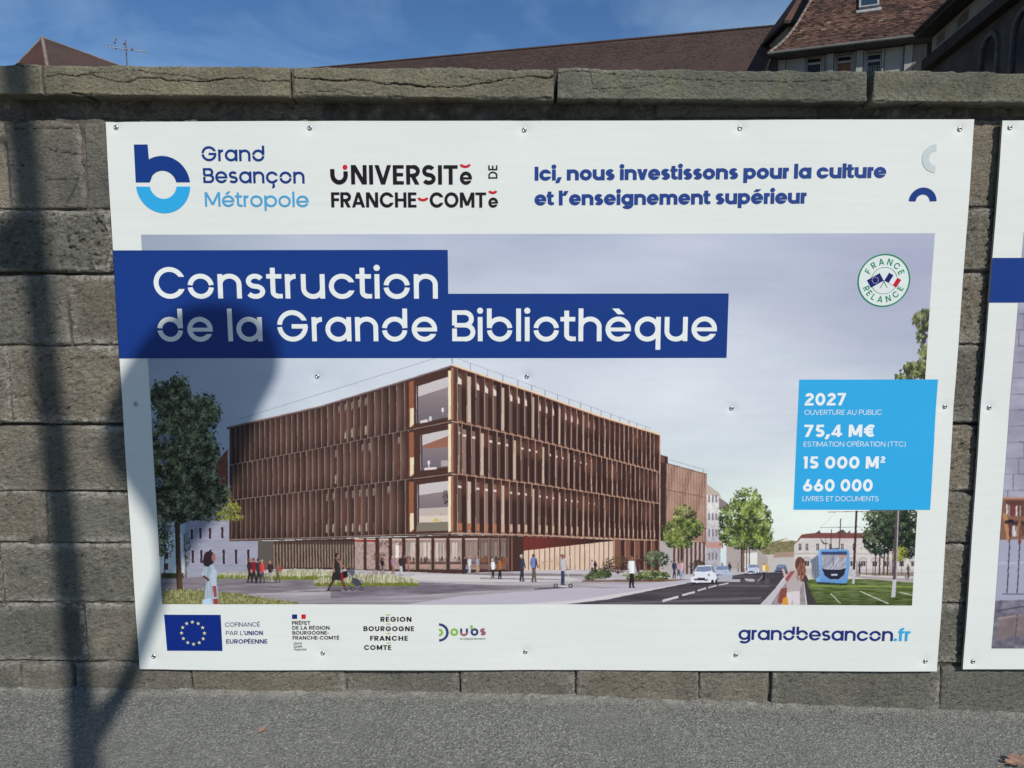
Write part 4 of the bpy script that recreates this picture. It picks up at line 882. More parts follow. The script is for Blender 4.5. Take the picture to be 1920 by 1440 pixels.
    for xx in (899, 917, 935, 953, 960): L((xx, 1008), (xx, 1070), 1.4, (190, 150, 128))
    # terracotta panels
    P([(982, 1006), (1152, 1011), (1152, 1067), (982, 1070)], lambda X, Y: np.array([226, 200, 176.])-(vn(X/9.5, Y/30, 3)[:, None])*14)
    P([(982, 1006), (1152, 1012), (1150, 1014), (982, 1033)], lambda X, Y: np.array([112, 50, 44.])-np.clip((X-1010)/110, 0, 1)[:, None]*np.array([60, 16, 10.]))
    x = 982.0
    while x < 1152: L((x, 1007), (x, 1069), 1.3, (86, 54, 46)); x += 9.9-0.007*(x-982)
    C.leaves([(1020, 1060, 10, 10), (1040, 1055, 10, 12)], 90, 1.6, [(196, 160, 128), (170, 130, 100)], rng, al=0.5)
    P([(1152, 1012), (1237, 1016), (1237, 1070), (1152, 1068)], (124, 84, 70))
    for xx in (1164, 1182, 1200, 1213, 1228): P([(xx, 1013), (xx+7, 1013), (xx+7, 1069), (xx, 1069)], (64, 42, 40)); L((xx+8, 1014), (xx+8, 1068), 1, (190, 150, 128))
    # reeds in front of the left part
    for x0_, x1_, yb_, hh, n in ((400, 500, 1084, 9, 260), (500, 640, 1086, 16, 620), (590, 785, 1098, 20, 900)):
        for q in range(n):
            xx = x0_+rng.random()*(x1_-x0_); f = math.sin(math.pi*min(1, max(0.05, (xx-x0_)/(x1_-x0_))))**0.5; hq = hh*f*(0.6+0.6*rng.random()); yy = yb_-4*(1-f)-rng.random()*3
            c = np.array([[198, 192, 160], [164, 162, 122], [122, 126, 84], [214, 210, 186]][rng.integers(4)], float)
            L((xx, yy), (xx+rng.normal()*2.5, yy-hq), 0.9, c*(0.85+0.2*rng.random()))
        for q in range(n//2):
            xx = x0_+rng.random()*(x1_-x0_); L((xx, yb_+1), (xx+rng.normal(), yb_-3-rng.random()*4), 1.0, (84+rng.random()*40, 94+rng.random()*40, 40))
    # shrubs right of the panels
    C.leaves([(1125, 1076, 20, 9), (1108, 1082, 12, 5)], 420, 1.6, [(40, 48, 34), (84, 96, 60), (140, 150, 96)], rng)
    C.leaves([(1160, 1058, 17, 15), (1138, 1060, 8, 12)], 330, 1.5, [(50, 36, 34), (86, 62, 50), (110, 100, 64)], rng, spread=1.15)
    C.leaves([(1230, 1048, 22, 15)], 420, 1.6, [(40, 50, 40), (84, 100, 74), (130, 146, 110)], rng); C.leaves([(1190, 1084, 14, 5), (1225, 1080, 30, 9)], 420, 1.7, [(34, 42, 26), (86, 100, 44), (130, 146, 76)], rng)
    for q in range(40):
        cx_, cy_ = ((1232, 1080), (1180, 1080), (1134, 1078), (1212, 1076))[q % 4]; a = rng.random()*math.pi; L((cx_, cy_), (cx_+13*math.cos(a), cy_-10*math.sin(a)), 1.1, (110, 124, 60) if q % 2 else (64, 76, 40))
    P([(1094, 1088), (1246, 1086), (1300, 1086), (1240, 1091), (1090, 1091)], (106, 74, 56), 0.8)
    C.leaves([(1308, 1062, 14, 12)], 220, 1.4, [(40, 30, 34), (70, 56, 54), (96, 84, 60)], rng)
    # street trees
    L((1277, 1066), (1277, 1020), 2.6, (70, 50, 42))
    palg = [(34, 42, 28), (74, 88, 44), (122, 140, 66), (180, 194, 116)]
    C.leaves([(1283, 968, 20, 20), (1275, 995, 30, 22), (1262, 1012, 16, 14), (1297, 990, 20, 18), (1282, 1018, 16, 8)], 1900, 1.7, palg, rng, spread=1.08)
    for xx, w_ in ((1391, 4), (1395, 2.5), (1400, 2), (1405, 2)): L((xx, 1073), (xx, 1010), w_, (92, 64, 54))
    C.leaves([(1402, 940, 26, 24), (1385, 972, 36, 30), (1415, 975, 32, 34), (1372, 1000, 24, 24), (1420, 1010, 26, 20), (1396, 1012, 34, 18), (1430, 1000, 18, 24)], 4600, 1.8, palg, rng, light=(0.55, -0.6))
    # left dark tree
    P([(327, 950), (337, 950), (339, 1040), (345, 1124), (334, 1124), (331, 1040)], (84, 62, 46)); P([(327, 950), (331, 950), (335, 1124), (333, 1124)], (50, 40, 34))
    L((334, 985), (372, 966), 2, (56, 44, 36)); L((330, 975), (306, 950), 2, (56, 44, 36)); L((346, 1000), (350, 1082), 1.6, (48, 38, 36)); L((310, 1000), (309, 1076), 2, (60, 50, 44))
    pald = [(26, 28, 22), (64, 68, 48), (112, 118, 82), (166, 174, 130)]
    tb = [(302, 745, 24, 28), (334, 735, 22, 30), (345, 780, 48, 40), (385, 775, 26, 34), (330, 830, 55, 46), (378, 850, 32, 42), (310, 890, 44, 50), (365, 910, 48, 34), (400, 930, 32, 24), (330, 950, 60, 28), (392, 960, 28, 16), (300, 990, 16, 50)]
    for b in tb[:-2]: C.ell(b[0], b[1], b[2]*0.8, b[3]*0.8, (24, 30, 26))
    C.leaves(tb, 12500, 2.1, pald, rng, light=(0.35, -0.5), spread=1.07)
    C.leaves([(434, 958, 13, 14), (446, 972, 9, 5), (420, 968, 12, 8)], 270, 2.0, [(66, 72, 34), (122, 126, 56), (176, 172, 92)], rng, spread=1.25)
    C.leaves([(312, 822, 14, 8), (300, 905, 9, 9), (306, 866, 8, 5)], 130, 1.6, [(96, 106, 124), (130, 142, 160)], rng)
    C.leaves([(352, 1030, 6, 30), (318, 1020, 8, 24)], 160, 1.5, [(50, 54, 40), (96, 104, 64)], rng)
    # lawn bottom left
    def lawn(X, Y): return np.array([122, 122, 78.])+(fbm(X/3, Y/2, 52, 3)[:, None]-0.5)*90
    P([(306, 1108), (330, 1105), (390, 1108), (450, 1112), (500, 1122), (560, 1129), (560, 1142), (300, 1142)], lawn)
    for q in range(900):
        xx = 308+rng.random()**1.2*240; yt = 1106+(max(0, xx-380))*0.13; yy = yt+rng.random()*26; L((xx, yy), (xx+rng.normal()*2, yy-2-rng.random()*3), 0.8, np.array([[86, 92, 50], [150, 150, 92], [184, 180, 130]][rng.integers(3)], float))
    # people on the plaza
    P([(560, 1108), (640, 1106), (640, 1108.5), (560, 1109)], (60, 52, 56), 0.8)
    for xx, yf, h, top, leg, hair in ((469, 1092, 45, (50, 44, 50), (46, 42, 48), (140, 90, 70)), (476, 1092, 46, (120, 34, 42), (56, 44, 50), (110, 70, 60)), (485, 1093, 46, (60, 52, 56), (50, 46, 52), (50, 34, 32)), (492, 1092, 43, (196, 66, 72), (80, 78, 84), (180, 150, 120)), (507, 1092, 41, (60, 44, 46), (170, 160, 150), (170, 130, 100)), (521, 1092, 38, (120, 96, 76), (96, 90, 76), (110, 90, 70))):
        person(C, xx, yf, h, top, leg, hair=hair, walk=0.22); P([(xx-12, yf), (xx+4, yf-1), (xx+4, yf+0.6), (xx-12, yf+1.2)], (84, 78, 84), 0.7)
    C.ell(528, 1066, 2.6, 3, (196, 40, 48)); C.ell(472, 1070, 2, 3, (200, 120, 100))
    # pram and the woman pushing it
    person(C, 632, 1107, 70, (44, 42, 46), (96, 66, 60), walk=0.55, face=1, dress=(40, 40, 42), arm=(150, 112, 98))
    L((632, 1050), (650, 1066), 2.4, (156, 116, 100)); P([(619, 1070), (628, 1068), (622, 1078), (614, 1079)], (170, 150, 110), 0.7)
    P([(650, 1068), (664, 1065), (666, 1074), (660, 1084), (653, 1080)], (92, 92, 102)); L((646, 1066), (668, 1092), 1.6, (190, 190, 196)); L((660, 1084), (682, 1090), 2.4, (120, 120, 130)); P([(660, 1082), (672, 1086), (680, 1096), (668, 1100), (660, 1092)], (70, 70, 80))
    for xx, yy, rr in ((655, 1101, 3), (661, 1104, 3.4), (678, 1103, 3.4)): C.ell(xx, yy, rr, rr, (40, 38, 44)); C.ell(xx, yy, rr*.5, rr*.5, (140, 140, 148))
    P([(639, 1074), (649, 1070), (648, 1084), (640, 1087)], (150, 34, 42)); P([(642, 1072), (652, 1070), (652, 1082), (644, 1083)], (34, 30, 34))
    # groups by the entrance
    for a in ((717, 1074, 28, (38, 32, 34), (90, 80, 80), (40, 30, 30)), (737, 1076, 34, (170, 120, 140), (150, 110, 90), (220, 206, 180)), (752, 1078, 38, (52, 46, 52), (206, 200, 200), (190, 180, 170)), (758, 1072, 32, (60, 46, 50), (60, 46, 50), (90, 60, 50)), (766, 1072, 30, (150, 100, 90), (150, 110, 96), (110, 80, 66)),
              (871, 1076, 34, (60, 40, 44), (50, 52, 74), (60, 40, 36)), (880, 1076, 33, (206, 206, 206), (190, 196, 204), (190, 170, 150)), (895, 1075, 33, (150, 150, 160), (190, 160, 130), (190, 170, 150)), (924, 1084, 36, (226, 228, 222), (50, 44, 48), (214, 210, 200)), (937, 1086, 40, (160, 100, 56), (46, 36, 40), (40, 28, 28)),
              (978, 1090, 50, (60, 56, 70), (52, 52, 66), (200, 190, 180)), (1001, 1091, 52, (84, 54, 62), (110, 90, 88), (90, 62, 50)), (1110, 1075, 26, (196, 180, 176), (50, 40, 44), (90, 70, 60)), (1116, 1075, 24, (50, 36, 40), (50, 40, 44), (50, 36, 34)), (1184, 1102, 60, (226, 230, 228), (38, 32, 38), (120, 84, 70)), (1196, 1076, 34, (80, 50, 54), (70, 50, 54), (70, 50, 46))):
        person(C, *a[:5], hair=a[5], walk=0.13)
    P([(996, 1046), (1004, 1046), (1003, 1066), (997, 1066)], (106, 130, 190)); P([(714, 1066), (700, 1066), (712, 1058)], (60, 50, 54), 0.6)
    for xx in (704, 718): C.ell(xx, 1072, 5, 5, (90, 76, 76), 0.6); C.ell(xx, 1072, 4, 4, (176, 160, 152), 0.7)
    P([(1000, 1104), (1045, 1101), (1070, 1102), (1004, 1106)], (70, 62, 76), 0.8); P([(1090, 1101), (1180, 1101), (1130, 1103)], (110, 100, 112), 0.6)
    # scooter rider
    person(C, 1055, 1097, 58, (176, 172, 176), (56, 64, 92), hair=(150, 96, 84), walk=0.08, arm=(170, 122, 108))
    P([(1052, 1050), (1060, 1047), (1062, 1066), (1054, 1067)], (190, 190, 192)); L((1042, 1099), (1068, 1100), 1.6, (200, 198, 198)); L((1064, 1070), (1069, 1098), 1.6, (196, 190, 190)); L((1060, 1069), (1067, 1068), 1.4, (60, 50, 54))
    for xx in (1042, 1070): C.ell(xx, 1098.5, 4, 4.2, (48, 42, 46)); C.ell(xx, 1098.5, 2.3, 2.4, (150, 146, 148))
    # people near shrubs and cars
    for a in ((1264, 1084, 34, (50, 54, 74), (60, 60, 84), (40, 36, 40)), (1272, 1080, 28, (190, 150, 160), (60, 60, 80), (120, 90, 80)), (1278, 1087, 38, (196, 160, 166), (150, 170, 196), (110, 76, 66)), (1354, 1077, 22, (70, 40, 50), (50, 46, 60), (50, 36, 36)), (1368, 1078, 24, (50, 40, 48), (50, 42, 50), (50, 36, 36)), (1384, 1073, 18, (150, 150, 120), (120, 120, 130), (90, 76, 70))):
        person(C, *a[:5], hair=a[5], walk=0.15)
    # cars
    def car(x0, y0, s, body, glass=(120, 134, 160)):
        Q = lambda pts, c: P([(x0+a*s, y0+b*s) for a, b in pts], c)
        Q([(3, -9), (9, -27), (14, -33), (38, -33.5), (43, -28), (46, -18), (49, -12), (49, -2), (44, 0), (4, 0), (0, -4), (0, -14)], body)
        Q([(8, -22), (13, -31), (37, -31.5), (40, -23), (24, -21)], glass); Q([(38, -31), (41, -31), (46, -20), (42, -20)], tuple(v*0.8 for v in glass))
        Q([(5, -8), (33, -7), (32, -4), (7, -5)], (60, 44, 50)); C.ell(x0+6*s, y0-15*s, 2.3*s, 2.5*s, (150, 150, 156)); C.ell(x0+34*s, y0-15*s, 2.3*s, 2.5*s, (150, 150, 156))
        Q([(13, -9.5), (27, -9.3), (27, -7.5), (13, -7.7)], (40, 40, 46)); C.ell(x0+41*s, y0-2*s, 2.6*s, 4.2*s, (36, 32, 38)); C.ell(x0+48*s, y0-3*s, 1.8*s, 4*s, (36, 32, 38)); Q([(3, -1), (10, -1), (10, 2), (4, 2)], (36, 32, 38)); Q([(2, 0), (50, -1), (52, 2), (2, 3)], (44, 38, 46))
    car(1336, 1084, 0.72, (176, 186, 204)); P([(1346, 1078), (1374, 1078), (1372, 1089), (1348, 1088)], (170, 170, 180))
    car(1295, 1093, 1.0, (222, 224, 230)); car(1398, 1076, 0.54, (196, 204, 218)); car(1452, 1075, 0.5, (92, 102, 128))
    # cyclist
    for xx in (1421, 1438): C.ell(xx, 1090, 6.2, 8, (66, 60, 66)); C.ell(xx, 1090, 5.4, 7.2, (86, 80, 86))
    L((1421, 1090), (1432, 1078), 1, (190, 186, 190)); person(C, 1432, 1088, 34, (216, 206, 196), (44, 38, 46), hair=(205, 160, 50), walk=0.05, arm=(205, 160, 50)); P([(1434, 1058), (1441, 1060), (1442, 1070), (1437, 1068)], (214, 166, 44))
    # woman with the bag on the bridge
    P([(1462, 1142), (1475, 1103), (1474, 1078), (1484, 1070), (1506, 1074), (1506, 1092), (1500, 1103), (1500, 1142)], (180, 168, 166)); P([(1474, 1110), (1500, 1108), (1499, 1142), (1488, 1142), (1486, 1122), (1482, 1142), (1472, 1142)], (214, 204, 204))
    P([(1482, 1072), (1492, 1070), (1476, 1092), (1472, 1086)], (160, 84, 82)); P([(1466, 1067), (1470, 1066), (1475, 1082), (1471, 1084)], (208, 172, 164)); C.ell(1500, 1058, 9.5, 14, (106, 66, 58)); C.ell(1503, 1070, 8, 12, (124, 80, 66)); C.ell(1505, 1082, 5, 9, (98, 60, 54))
    for q in range(46):
        hx = 1493+rng.random()*15; hy = 1048+rng.random()*36; L((hx, hy), (hx+rng.normal()*2, hy+4+rng.random()*4), 1.4, [(168, 124, 100), (74, 44, 42), (196, 156, 130), (120, 78, 66)][rng.integers(4)], 0.8)
    P([(1458, 1128), (1464, 1104), (1476, 1102), (1474, 1128), (1462, 1132)], (134, 72, 64)); P([(1466, 1142), (1468, 1122), (1476, 1118), (1480, 1142)], (208, 150, 56))
    # woman in the light dress at the left
    P([(382, 1062), (392, 1056), (402, 1060), (409, 1076), (406, 1086), (410, 1112), (411, 1142), (382, 1142), (384, 1112), (388, 1090), (380, 1078)], lambda X, Y: np.array([160, 174, 186.])+(vn(X/2.2, Y/18, 71)[:, None]-0.5)*50)
    P([(400, 1064), (407, 1074), (406, 1098), (398, 1098), (395, 1080)], (176, 190, 200)); P([(399, 1098), (406, 1098), (407, 1118), (402, 1120)], (150, 74, 72)); P([(380, 1080), (384, 1078), (394, 1086), (391, 1090)], (90, 56, 58))
    C.ell(393, 1046, 11, 13, (48, 36, 42)); C.ell(389, 1052, 8, 10, (44, 34, 40)); C.ell(401, 1045, 3.6, 8, (150, 98, 92)); P([(378, 1142), (381, 1124), (396, 1120), (400, 1142)], (180, 206, 224)); P([(400, 1122), (410, 1122), (410, 1142), (402, 1142)], (150, 66, 66))
    C.a += (rng.random(C.a.shape[:2]).astype(np.float32)[..., None]-0.5)*5
    return C

def picture_mesh(name, C, xa, xb, za, zb, xs, zs, parent, level=1):
    X, Z = np.meshgrid(xs, zs); Y = sheet_y(X, Z)-(0.0004+0.0004*level)
    px, py = px_of(X, np.full_like(X, YP), Z); c = C.sample(px, py); c = ink(np.clip(c, 0, 255))
    return mesh_obj(name, np.stack([X, Y, Z], -1).reshape(-1, 3), grid_faces(len(xs), len(zs)), M_PRINT, parent, col=c.reshape(-1, 3))

# ------------------------------------------------------------------ the boards
def board_sheet(parent, x0, x1, z0, z1):
    nx = int((x1-x0)/0.0085); nz = int((z1-z0)/0.0085); xs = np.linspace(x0, x1, nx); zs = np.linspace(z0, z1, nz); X, Z = np.meshgrid(xs, zs); Y = sheet_y(X, Z)
    mesh_obj('board', np.stack([X, Y, Z], -1).reshape(-1, 3), grid_faces(nx, nz), M_BOARD, parent, smooth=True)
    V, Fs = [], []; T = 0.010
    e = 0.0006
    pts = [(x, z0) for x in xs[::6]]+[(x1, z) for z in zs[::6]]+[(x, z1) for x in xs[::-6]]+[(x0, z) for z in zs[::-6]]
    pts = np.array(pts); y = sheet_y(pts[:, 0], pts[:, 1]); n = len(pts)
    V = [(p[0], yy, p[1]) for p, yy in zip(pts, y)]+[(p[0], yy+T, p[1]) for p, yy in zip(pts, y)]
    Fs = [(k, n+k, n+(k+1) % n, (k+1) % n) for k in range(n)]
    mesh_obj('board_edge', V, Fs, M_EDGE, parent)
def screw(parent, sx, sz, k):
    V, Fs = [], []; y = float(sheet_y(sx, sz)); n = 14; rings = [(0.0092, 0.0), (0.0090, 0.0014), (0.0070, 0.0040), (0.0036, 0.0054), (0.0033, 0.0036)]
    for r, h in rings:
        for i in range(n): t = 2*math.pi*i/n; V.append((sx+r*math.cos(t), y-0.0003-h, sz+r*math.sin(t)))
    for j in range(len(rings)-1): Fs += [(j*n+i, j*n+(i+1) % n, (j+1)*n+(i+1) % n, (j+1)*n+i) for i in range(n)]
    Fs.append(tuple(range((len(rings)-1)*n, len(rings)*n)))
    o = mesh_obj('screw', V, Fs, M_STEEL, parent, smooth=True)
    V, Fs = [], []
    for a in (0.3+k, 0.3+k+math.pi/2):
        c, s_ = math.cos(a), math.sin(a); L_, w_ = 0.0026, 0.0006; b = len(V)
        for u, v in ((-L_, -w_), (L_, -w_), (L_, w_), (-L_, w_)): V.append((sx+u*c-v*s_, y-0.0040-0.0001*(a > 1.5+k), sz+u*s_+v*c))
        Fs.append((b, b+1, b+2, b+3))
    d = mesh_obj('drive_recess', V, Fs, M_SLOT, None); d.parent = o
    d.data.transform(Matrix.Translation(-Vector([float(v) for v in parent_loc(o)])))

bx0, bz0 = w2(264, 1254); bx1, bz1 = w2(1824, 226); bx1 = 1.57293; bx0 = -1.42707; bz1 = 0.60499+EZ; bz0 = -1.39558+EZ
B1 = empty('information_board', ((bx0+bx1)/2, YP, bz0), 'large white printed board announcing the library construction, the one seen whole, screwed to the wall', 'billboard', 'printed boards screwed to the wall')
board_sheet(B1, bx0, bx1, bz0, bz1)
for k, (sx, sz) in enumerate(SXY[:len(SCREWS)]): screw(B1, sx, sz, k*0.7)
NAVY, SKYB, BLK, RED, WHT = (22, 56, 126), (48, 166, 220), (26, 20, 24), (196, 30, 44), (226, 231, 226)
# picture
(pa, pzt), (pb, _) = w2(262.5, 440), w2(1750.5, 437); pzb = w2(1000, 1133.2)[1]; pa = (w2(262.5, 440)[0]+w2(306, 1131)[0])/2; pb = (w2(1750.5, 437)[0]+w2(1711, 1134)[0])/2
LC = paint_library()
kx = (pb-pa)/1480.0
xs = np.linspace(pa, pb, 1400); zmid = w2(900, 572)[1]
zs = np.concatenate([np.arange(pzb, w2(900, 655)[1], 0.00185), np.linspace(w2(900, 655)[1]+0.003, pzt, 60)])
zs[-1] = pzt
picture_mesh('architect_picture', LC, pa, pb, pzb, pzt, xs, zs, B1)
# blue band behind the title
a1 = w2(210, 468); b1 = w2(1366.3, 550); zb_ = w2(800, 671.5)[1]; zt1 = w2(500, 469)[1]; zt2 = w2(1100, 550.5)[1]; xm = w2(840, 510)[0]; xe = (w2(1366.3, 550)[0]+w2(1362.3, 671)[0])/2
V1, F1 = rect_grid(2, bx0+0.0005, xm, zt2, zt1, 60, 20); V2, F2 = rect_grid(2, bx0+0.0005, xe, zb_, zt2, 100, 24)
mesh_obj('title_band', np.concatenate([V1, V2]), np.concatenate([F1, F2+len(V1)]), INK(NAVY, 0.34), B1)
d = Decal(3); write(d, 'Construction', (290, 559.5), (821, 560), 45.7, 'x', 108, cuts=(1, 10), track=88); d.build('title_lettering', INK(WHT, 0.5), B1)
d = Decal(3); write(d, 'de la Grande Bibliothèque', (297.3, 640), (1343.2, 639.5), 45.2, 'x', 108, cuts=(0, 6, 10, 13, 15, 18), track=88); d.build('title_lettering', INK(WHT, 0.5), B1)
# metropole logo
d = Decal(2)
c0 = w2(306, 346); k_ = (w2(316, 346)[0]-c0[0])/10
gapz = w2(306, 341.9)[1]; lx = w2(254.7, 341.9)[0]; top = w2(262, 270.8)[1]; sx1 = lx+26.0*k_
ro, ri = 51.0*k_, 25.2*k_; th0 = math.asin((gapz-c0[1])/ro)
tt = np.linspace(th0, math.radians(124), 26); o_ = [(c0[0]+ro*math.cos(t), c0[1]+ro*math.sin(t)*1.02) for t in tt]; zj = o_[-1][1]
ti = np.linspace(math.asin((gapz-c0[1])/ri), math.pi-math.asin((gapz-c0[1])/ri), 26); i_ = [(c0[0]+ri*math.cos(t), c0[1]+ri*math.sin(t)) for t in ti]
P_ = np.array(o_+i_); d.add(P_, [(k, k+1, 26+k+1, 26+k) for k in range(25)])
d.poly([(lx, gapz), (i_[-1][0]+0.0004, gapz), (o_[-1][0]+0.002, zj), (o_[-1][0]+0.001, zj-0.0), (lx, zj)]) if False else None
st = [(lx, gapz), (i_[-1][0]-0.0, gapz), (sx1, i_[-1][1]+0.06*0), (sx1, top), (lx, top)]
d.poly([(lx, gapz), (c0[0]-ri+0.001, gapz), (c0[0]-ri*0.8, c0[1]+ri*0.55), (sx1+0.002, zj), (sx1, top), (lx, top)])
d.build('logo_upper', INK(NAVY, 0.4), B1)
d = Decal(2); gz2 = w2(306, 349.8)[1]; cb = c0
tt = np.linspace(math.pi-math.asin((gz2-cb[1])/ro)*1.0, 2*math.pi+math.asin((gz2-cb[1])/ro), 30); ti = np.linspace(math.pi-math.asin((gz2-cb[1])/ri), 2*math.pi+math.asin((gz2-cb[1])/ri), 30)
P_ = np.array([(cb[0]+ro*math.cos(t), cb[1]+ro*math.sin(t)*1.03) for t in tt]+[(cb[0]+ri*math.cos(t), cb[1]+ri*math.sin(t)*1.04) for t in ti]); d.add(P_, [(k, k+1, 30+k+1, 30+k) for k in range(29)])
d.build('logo_lower', INK(SKYB, 0.4), B1)
line('lettering', B1, 'Grand', (378.8, 302), (497.8, 302.8), 21.6, 'x', 112, NAVY, cuts=(0, 4))
line('lettering', B1, 'Besançon', (381.8, 343), (572, 344.3), 21.8, 'x', 112, NAVY, cuts=(0, 6))
line('lettering', B1, 'Métropole', (384.9, 387.3), (579.7, 388.3), 21.2, 'x', 100, (72, 160, 206))
# university logo
for parts_ in ((('FRANCHE', (621.8, 389), (781.1, 389), 28.3, 'c', 148, 75),), (('COMT', (805.9, 389), (911.6, 389.2), 28.3, 'c', 148, 70), ('e', (915.8, 389.2), (933.8, 389.2), 18.6, 'x', 150, 70))):
    d = Decal(2)
    for s_, p0, p1, h_, kd_, w_, tr_ in parts_: write(d, s_, p0, p1, h_, kd_, w_, track=tr_)
    d.build('university_lettering', INK(BLK), B1)
d = Decal(2); write(d, 'NIVERSIT', (659, 345.9), (858.4, 346), 36.3, 'c', 148, track=90); write(d, 'e', (862.4, 346), (885, 346), 24.2, 'x', 150)
c = w2(636.2, 328); ku = k_
P_, Fc = arc(c[0], c[1], 12.3*ku, 13.6*ku, 180, 360, 8.2*ku); d.add(P_, Fc); P_, Fc = stroke([(c[0]-12.3*ku, c[1]), (c[0]-12.3*ku, w2(620, 317.2)[1])], 8.2*ku); d.add(P_, Fc); P_, Fc = stroke([(c[0]+12.3*ku, c[1]), (c[0]+12.3*ku, w2(620, 321.5)[1])], 8.2*ku); d.add(P_, Fc)
d.build('university_lettering', INK(BLK), B1); d = Decal(2)
# DE, turned upright
G_, W_ = text_prims('DE', 120, (), 110); q0 = w2(932.8, 334.8); sxx = (w2(915.6, 309.7)-w2(932.8, 334.6)); 
for P_, Fc in G_: d.add(np.stack([q0[0]+P_[:, 1]/CAP*sxx[0], q0[1]+P_[:, 0]/W_*sxx[1]], -1), Fc)
d.build('university_lettering', INK(BLK), B1)
d = Decal(2); P_, Fc = disc(w2(647.4, 313.8)[0], w2(647.4, 313.8)[1], 4.5*ku, 24); d.add(P_, Fc)
for cx_, cy_, rw in ((872.4, 308.2, 9.2), (924, 358.8, 7.2), (793, 370.8, 9.2)):
    c = w2(cx_, cy_); P_, Fc = arc(c[0], c[1]+3*ku, rw*ku, rw*0.78*ku, 205, 335, 4.6*ku); d.build('university_accent', INK(RED), B1); d = Decal(2); d.add(P_, Fc)
d.build('university_accent', INK(RED), B1)
line('slogan_lettering', B1, 'Ici, nous investissons pour la culture', (1002.6, 338.6), (1660.6, 333.6), 20.4, 'x', 180, (24, 60, 132), track=42)
line('slogan_lettering', B1, 'et l’enseignement supérieur', (1002.3, 385.2), (1511.9, 381.7), 20.4, 'x', 180, (24, 60, 132), track=42)
d = Decal(2); ring_px(d, (1729.4, 378.2), 26, 13.2, 2, 178); d.build('arch_mark', INK(NAVY), B1)
d = Decal(2); ring_px(d, (1755, 297.2), 26.5, 13.5, 92, 268); d.build('arch_mark', INK((192, 202, 200)), B1)
# round badge
d = Decal(2); cB = (1657.2, 525.9); ring_px(d, cB, 49.3, 0.4, 0, 360); d.build('badge_disc', INK((216, 226, 220)), B1)
d = Decal(3); ring_px(d, cB, 49.6, 46.9, 0, 360); cc = w2(*cB)
def around(dec, s, angs, rb, inward, hpx, w):
    for ch, an in zip(s, angs):
        G_, adv = glyph(ch, w); t = math.radians(an); u = np.array([math.cos(t), math.sin(t)]); up = -u if inward else u; rt = np.array([up[1], -up[0]]); sc = hpx*k_/CAP
        base = cc+u*rb*k_
        for P_, Fc in G_: dec.add(base+(P_[:, :1]-adv/2)*sc*0.92*rt+P_[:, 1:]*sc*up, Fc)
around(d, 'FRANCE', (151, 127, 101.5, 75, 50, 26), 29.5, False, 11.8, 128); around(d, 'RELANCE', (205, 222, 240, 262, 287, 312, 335), 41.3, True, 11.8, 128)
d.build('badge_lettering', INK((34, 132, 96)), B1)
d = Decal(3); ring_px(d, (1657.7, 526.3), 25.2, 24.4, 0, 360)
bp = lambda x_, y_: w2(1590+x_/11.08, 460+y_/11.08)
for p_, q_ in (((650, 575), (815, 885)), ((862, 565), (667, 885))): P_, Fc = stroke([bp(*p_), bp(*q_)], 1.1*k_); d.add(P_, Fc)
d.build('badge_lines', INK((40, 60, 66)), B1)
d = Decal(4); d.poly([bp(390, 725), bp(475, 880), bp(732, 738), bp(650, 578)]); d.g += 1; d.poly([bp(860, 575), bp(765, 735), bp(843, 780), bp(942, 622)]); d.build('badge_flag', INK((22, 26, 100)), B1)
d = Decal(4); d.poly([bp(942, 622), bp(843, 780), bp(925, 828), bp(1024, 670)]); d.g += 1 
for k in range(12): P_, Fc = disc(*(bp(562+66*math.cos(k*math.pi/6), 725+66*math.sin(k*math.pi/6))), 0.75*k_, 6); d.add(P_, Fc)
d.off += 0.0004; d.V = [(x_, y_-0.0004, z_) for x_, y_, z_ in d.V]; d.build('badge_flag', INK((222, 226, 230)), B1)
d = Decal(4); d.poly([bp(1024, 670), bp(925, 828), bp(1002, 876), bp(1106, 720)]); d.build('badge_flag', INK((190, 24, 48)), B1)
# light blue square of figures
za_, zb2 = w2(1600, 711.7)[1], w2(1600, 955.7)[1]; xa_ = (w2(1496, 711.7)[0]+w2(1490, 955.7)[0])/2; xb_ = (w2(1758, 711.7)[0]+w2(1745.7, 955.7)[0])/2
V1, F1 = rect_grid(2, xa_, xb_, zb2, za_, 40, 36); mesh_obj('figures_panel', V1, F1, INK(SKYB, 0.36), B1)
for s_, p0, p1, h_, w_ in (('2027', (1508.3, 760.3), (1585, 760), 23.3, 170), ('75,4 M€', (1507, 819.3), (1640.7, 819), 23, 170), ('15 000 M²', (1506, 878.5), (1659, 878.3), 22.7, 170), ('660 000', (1505, 921.3), (1635.3, 921), 22.7, 170),
                           ('OUVERTURE AU PUBLIC', (1508, 777.8), (1653.3, 777.6), 9.4, 72), ('ESTIMATION OPÉRATION (TTC)', (1506.7, 837.3), (1698, 837.3), 9.3, 72), ('LIVRES ET DOCUMENTS', (1504.3, 939.3), (1646.7, 939.3), 9.2, 72)):
    d = Decal(3); write(d, s_, p0, p1, h_, 'c', w_, track=90); d.build('figures_lettering', INK((228, 236, 236), 0.5), B1)
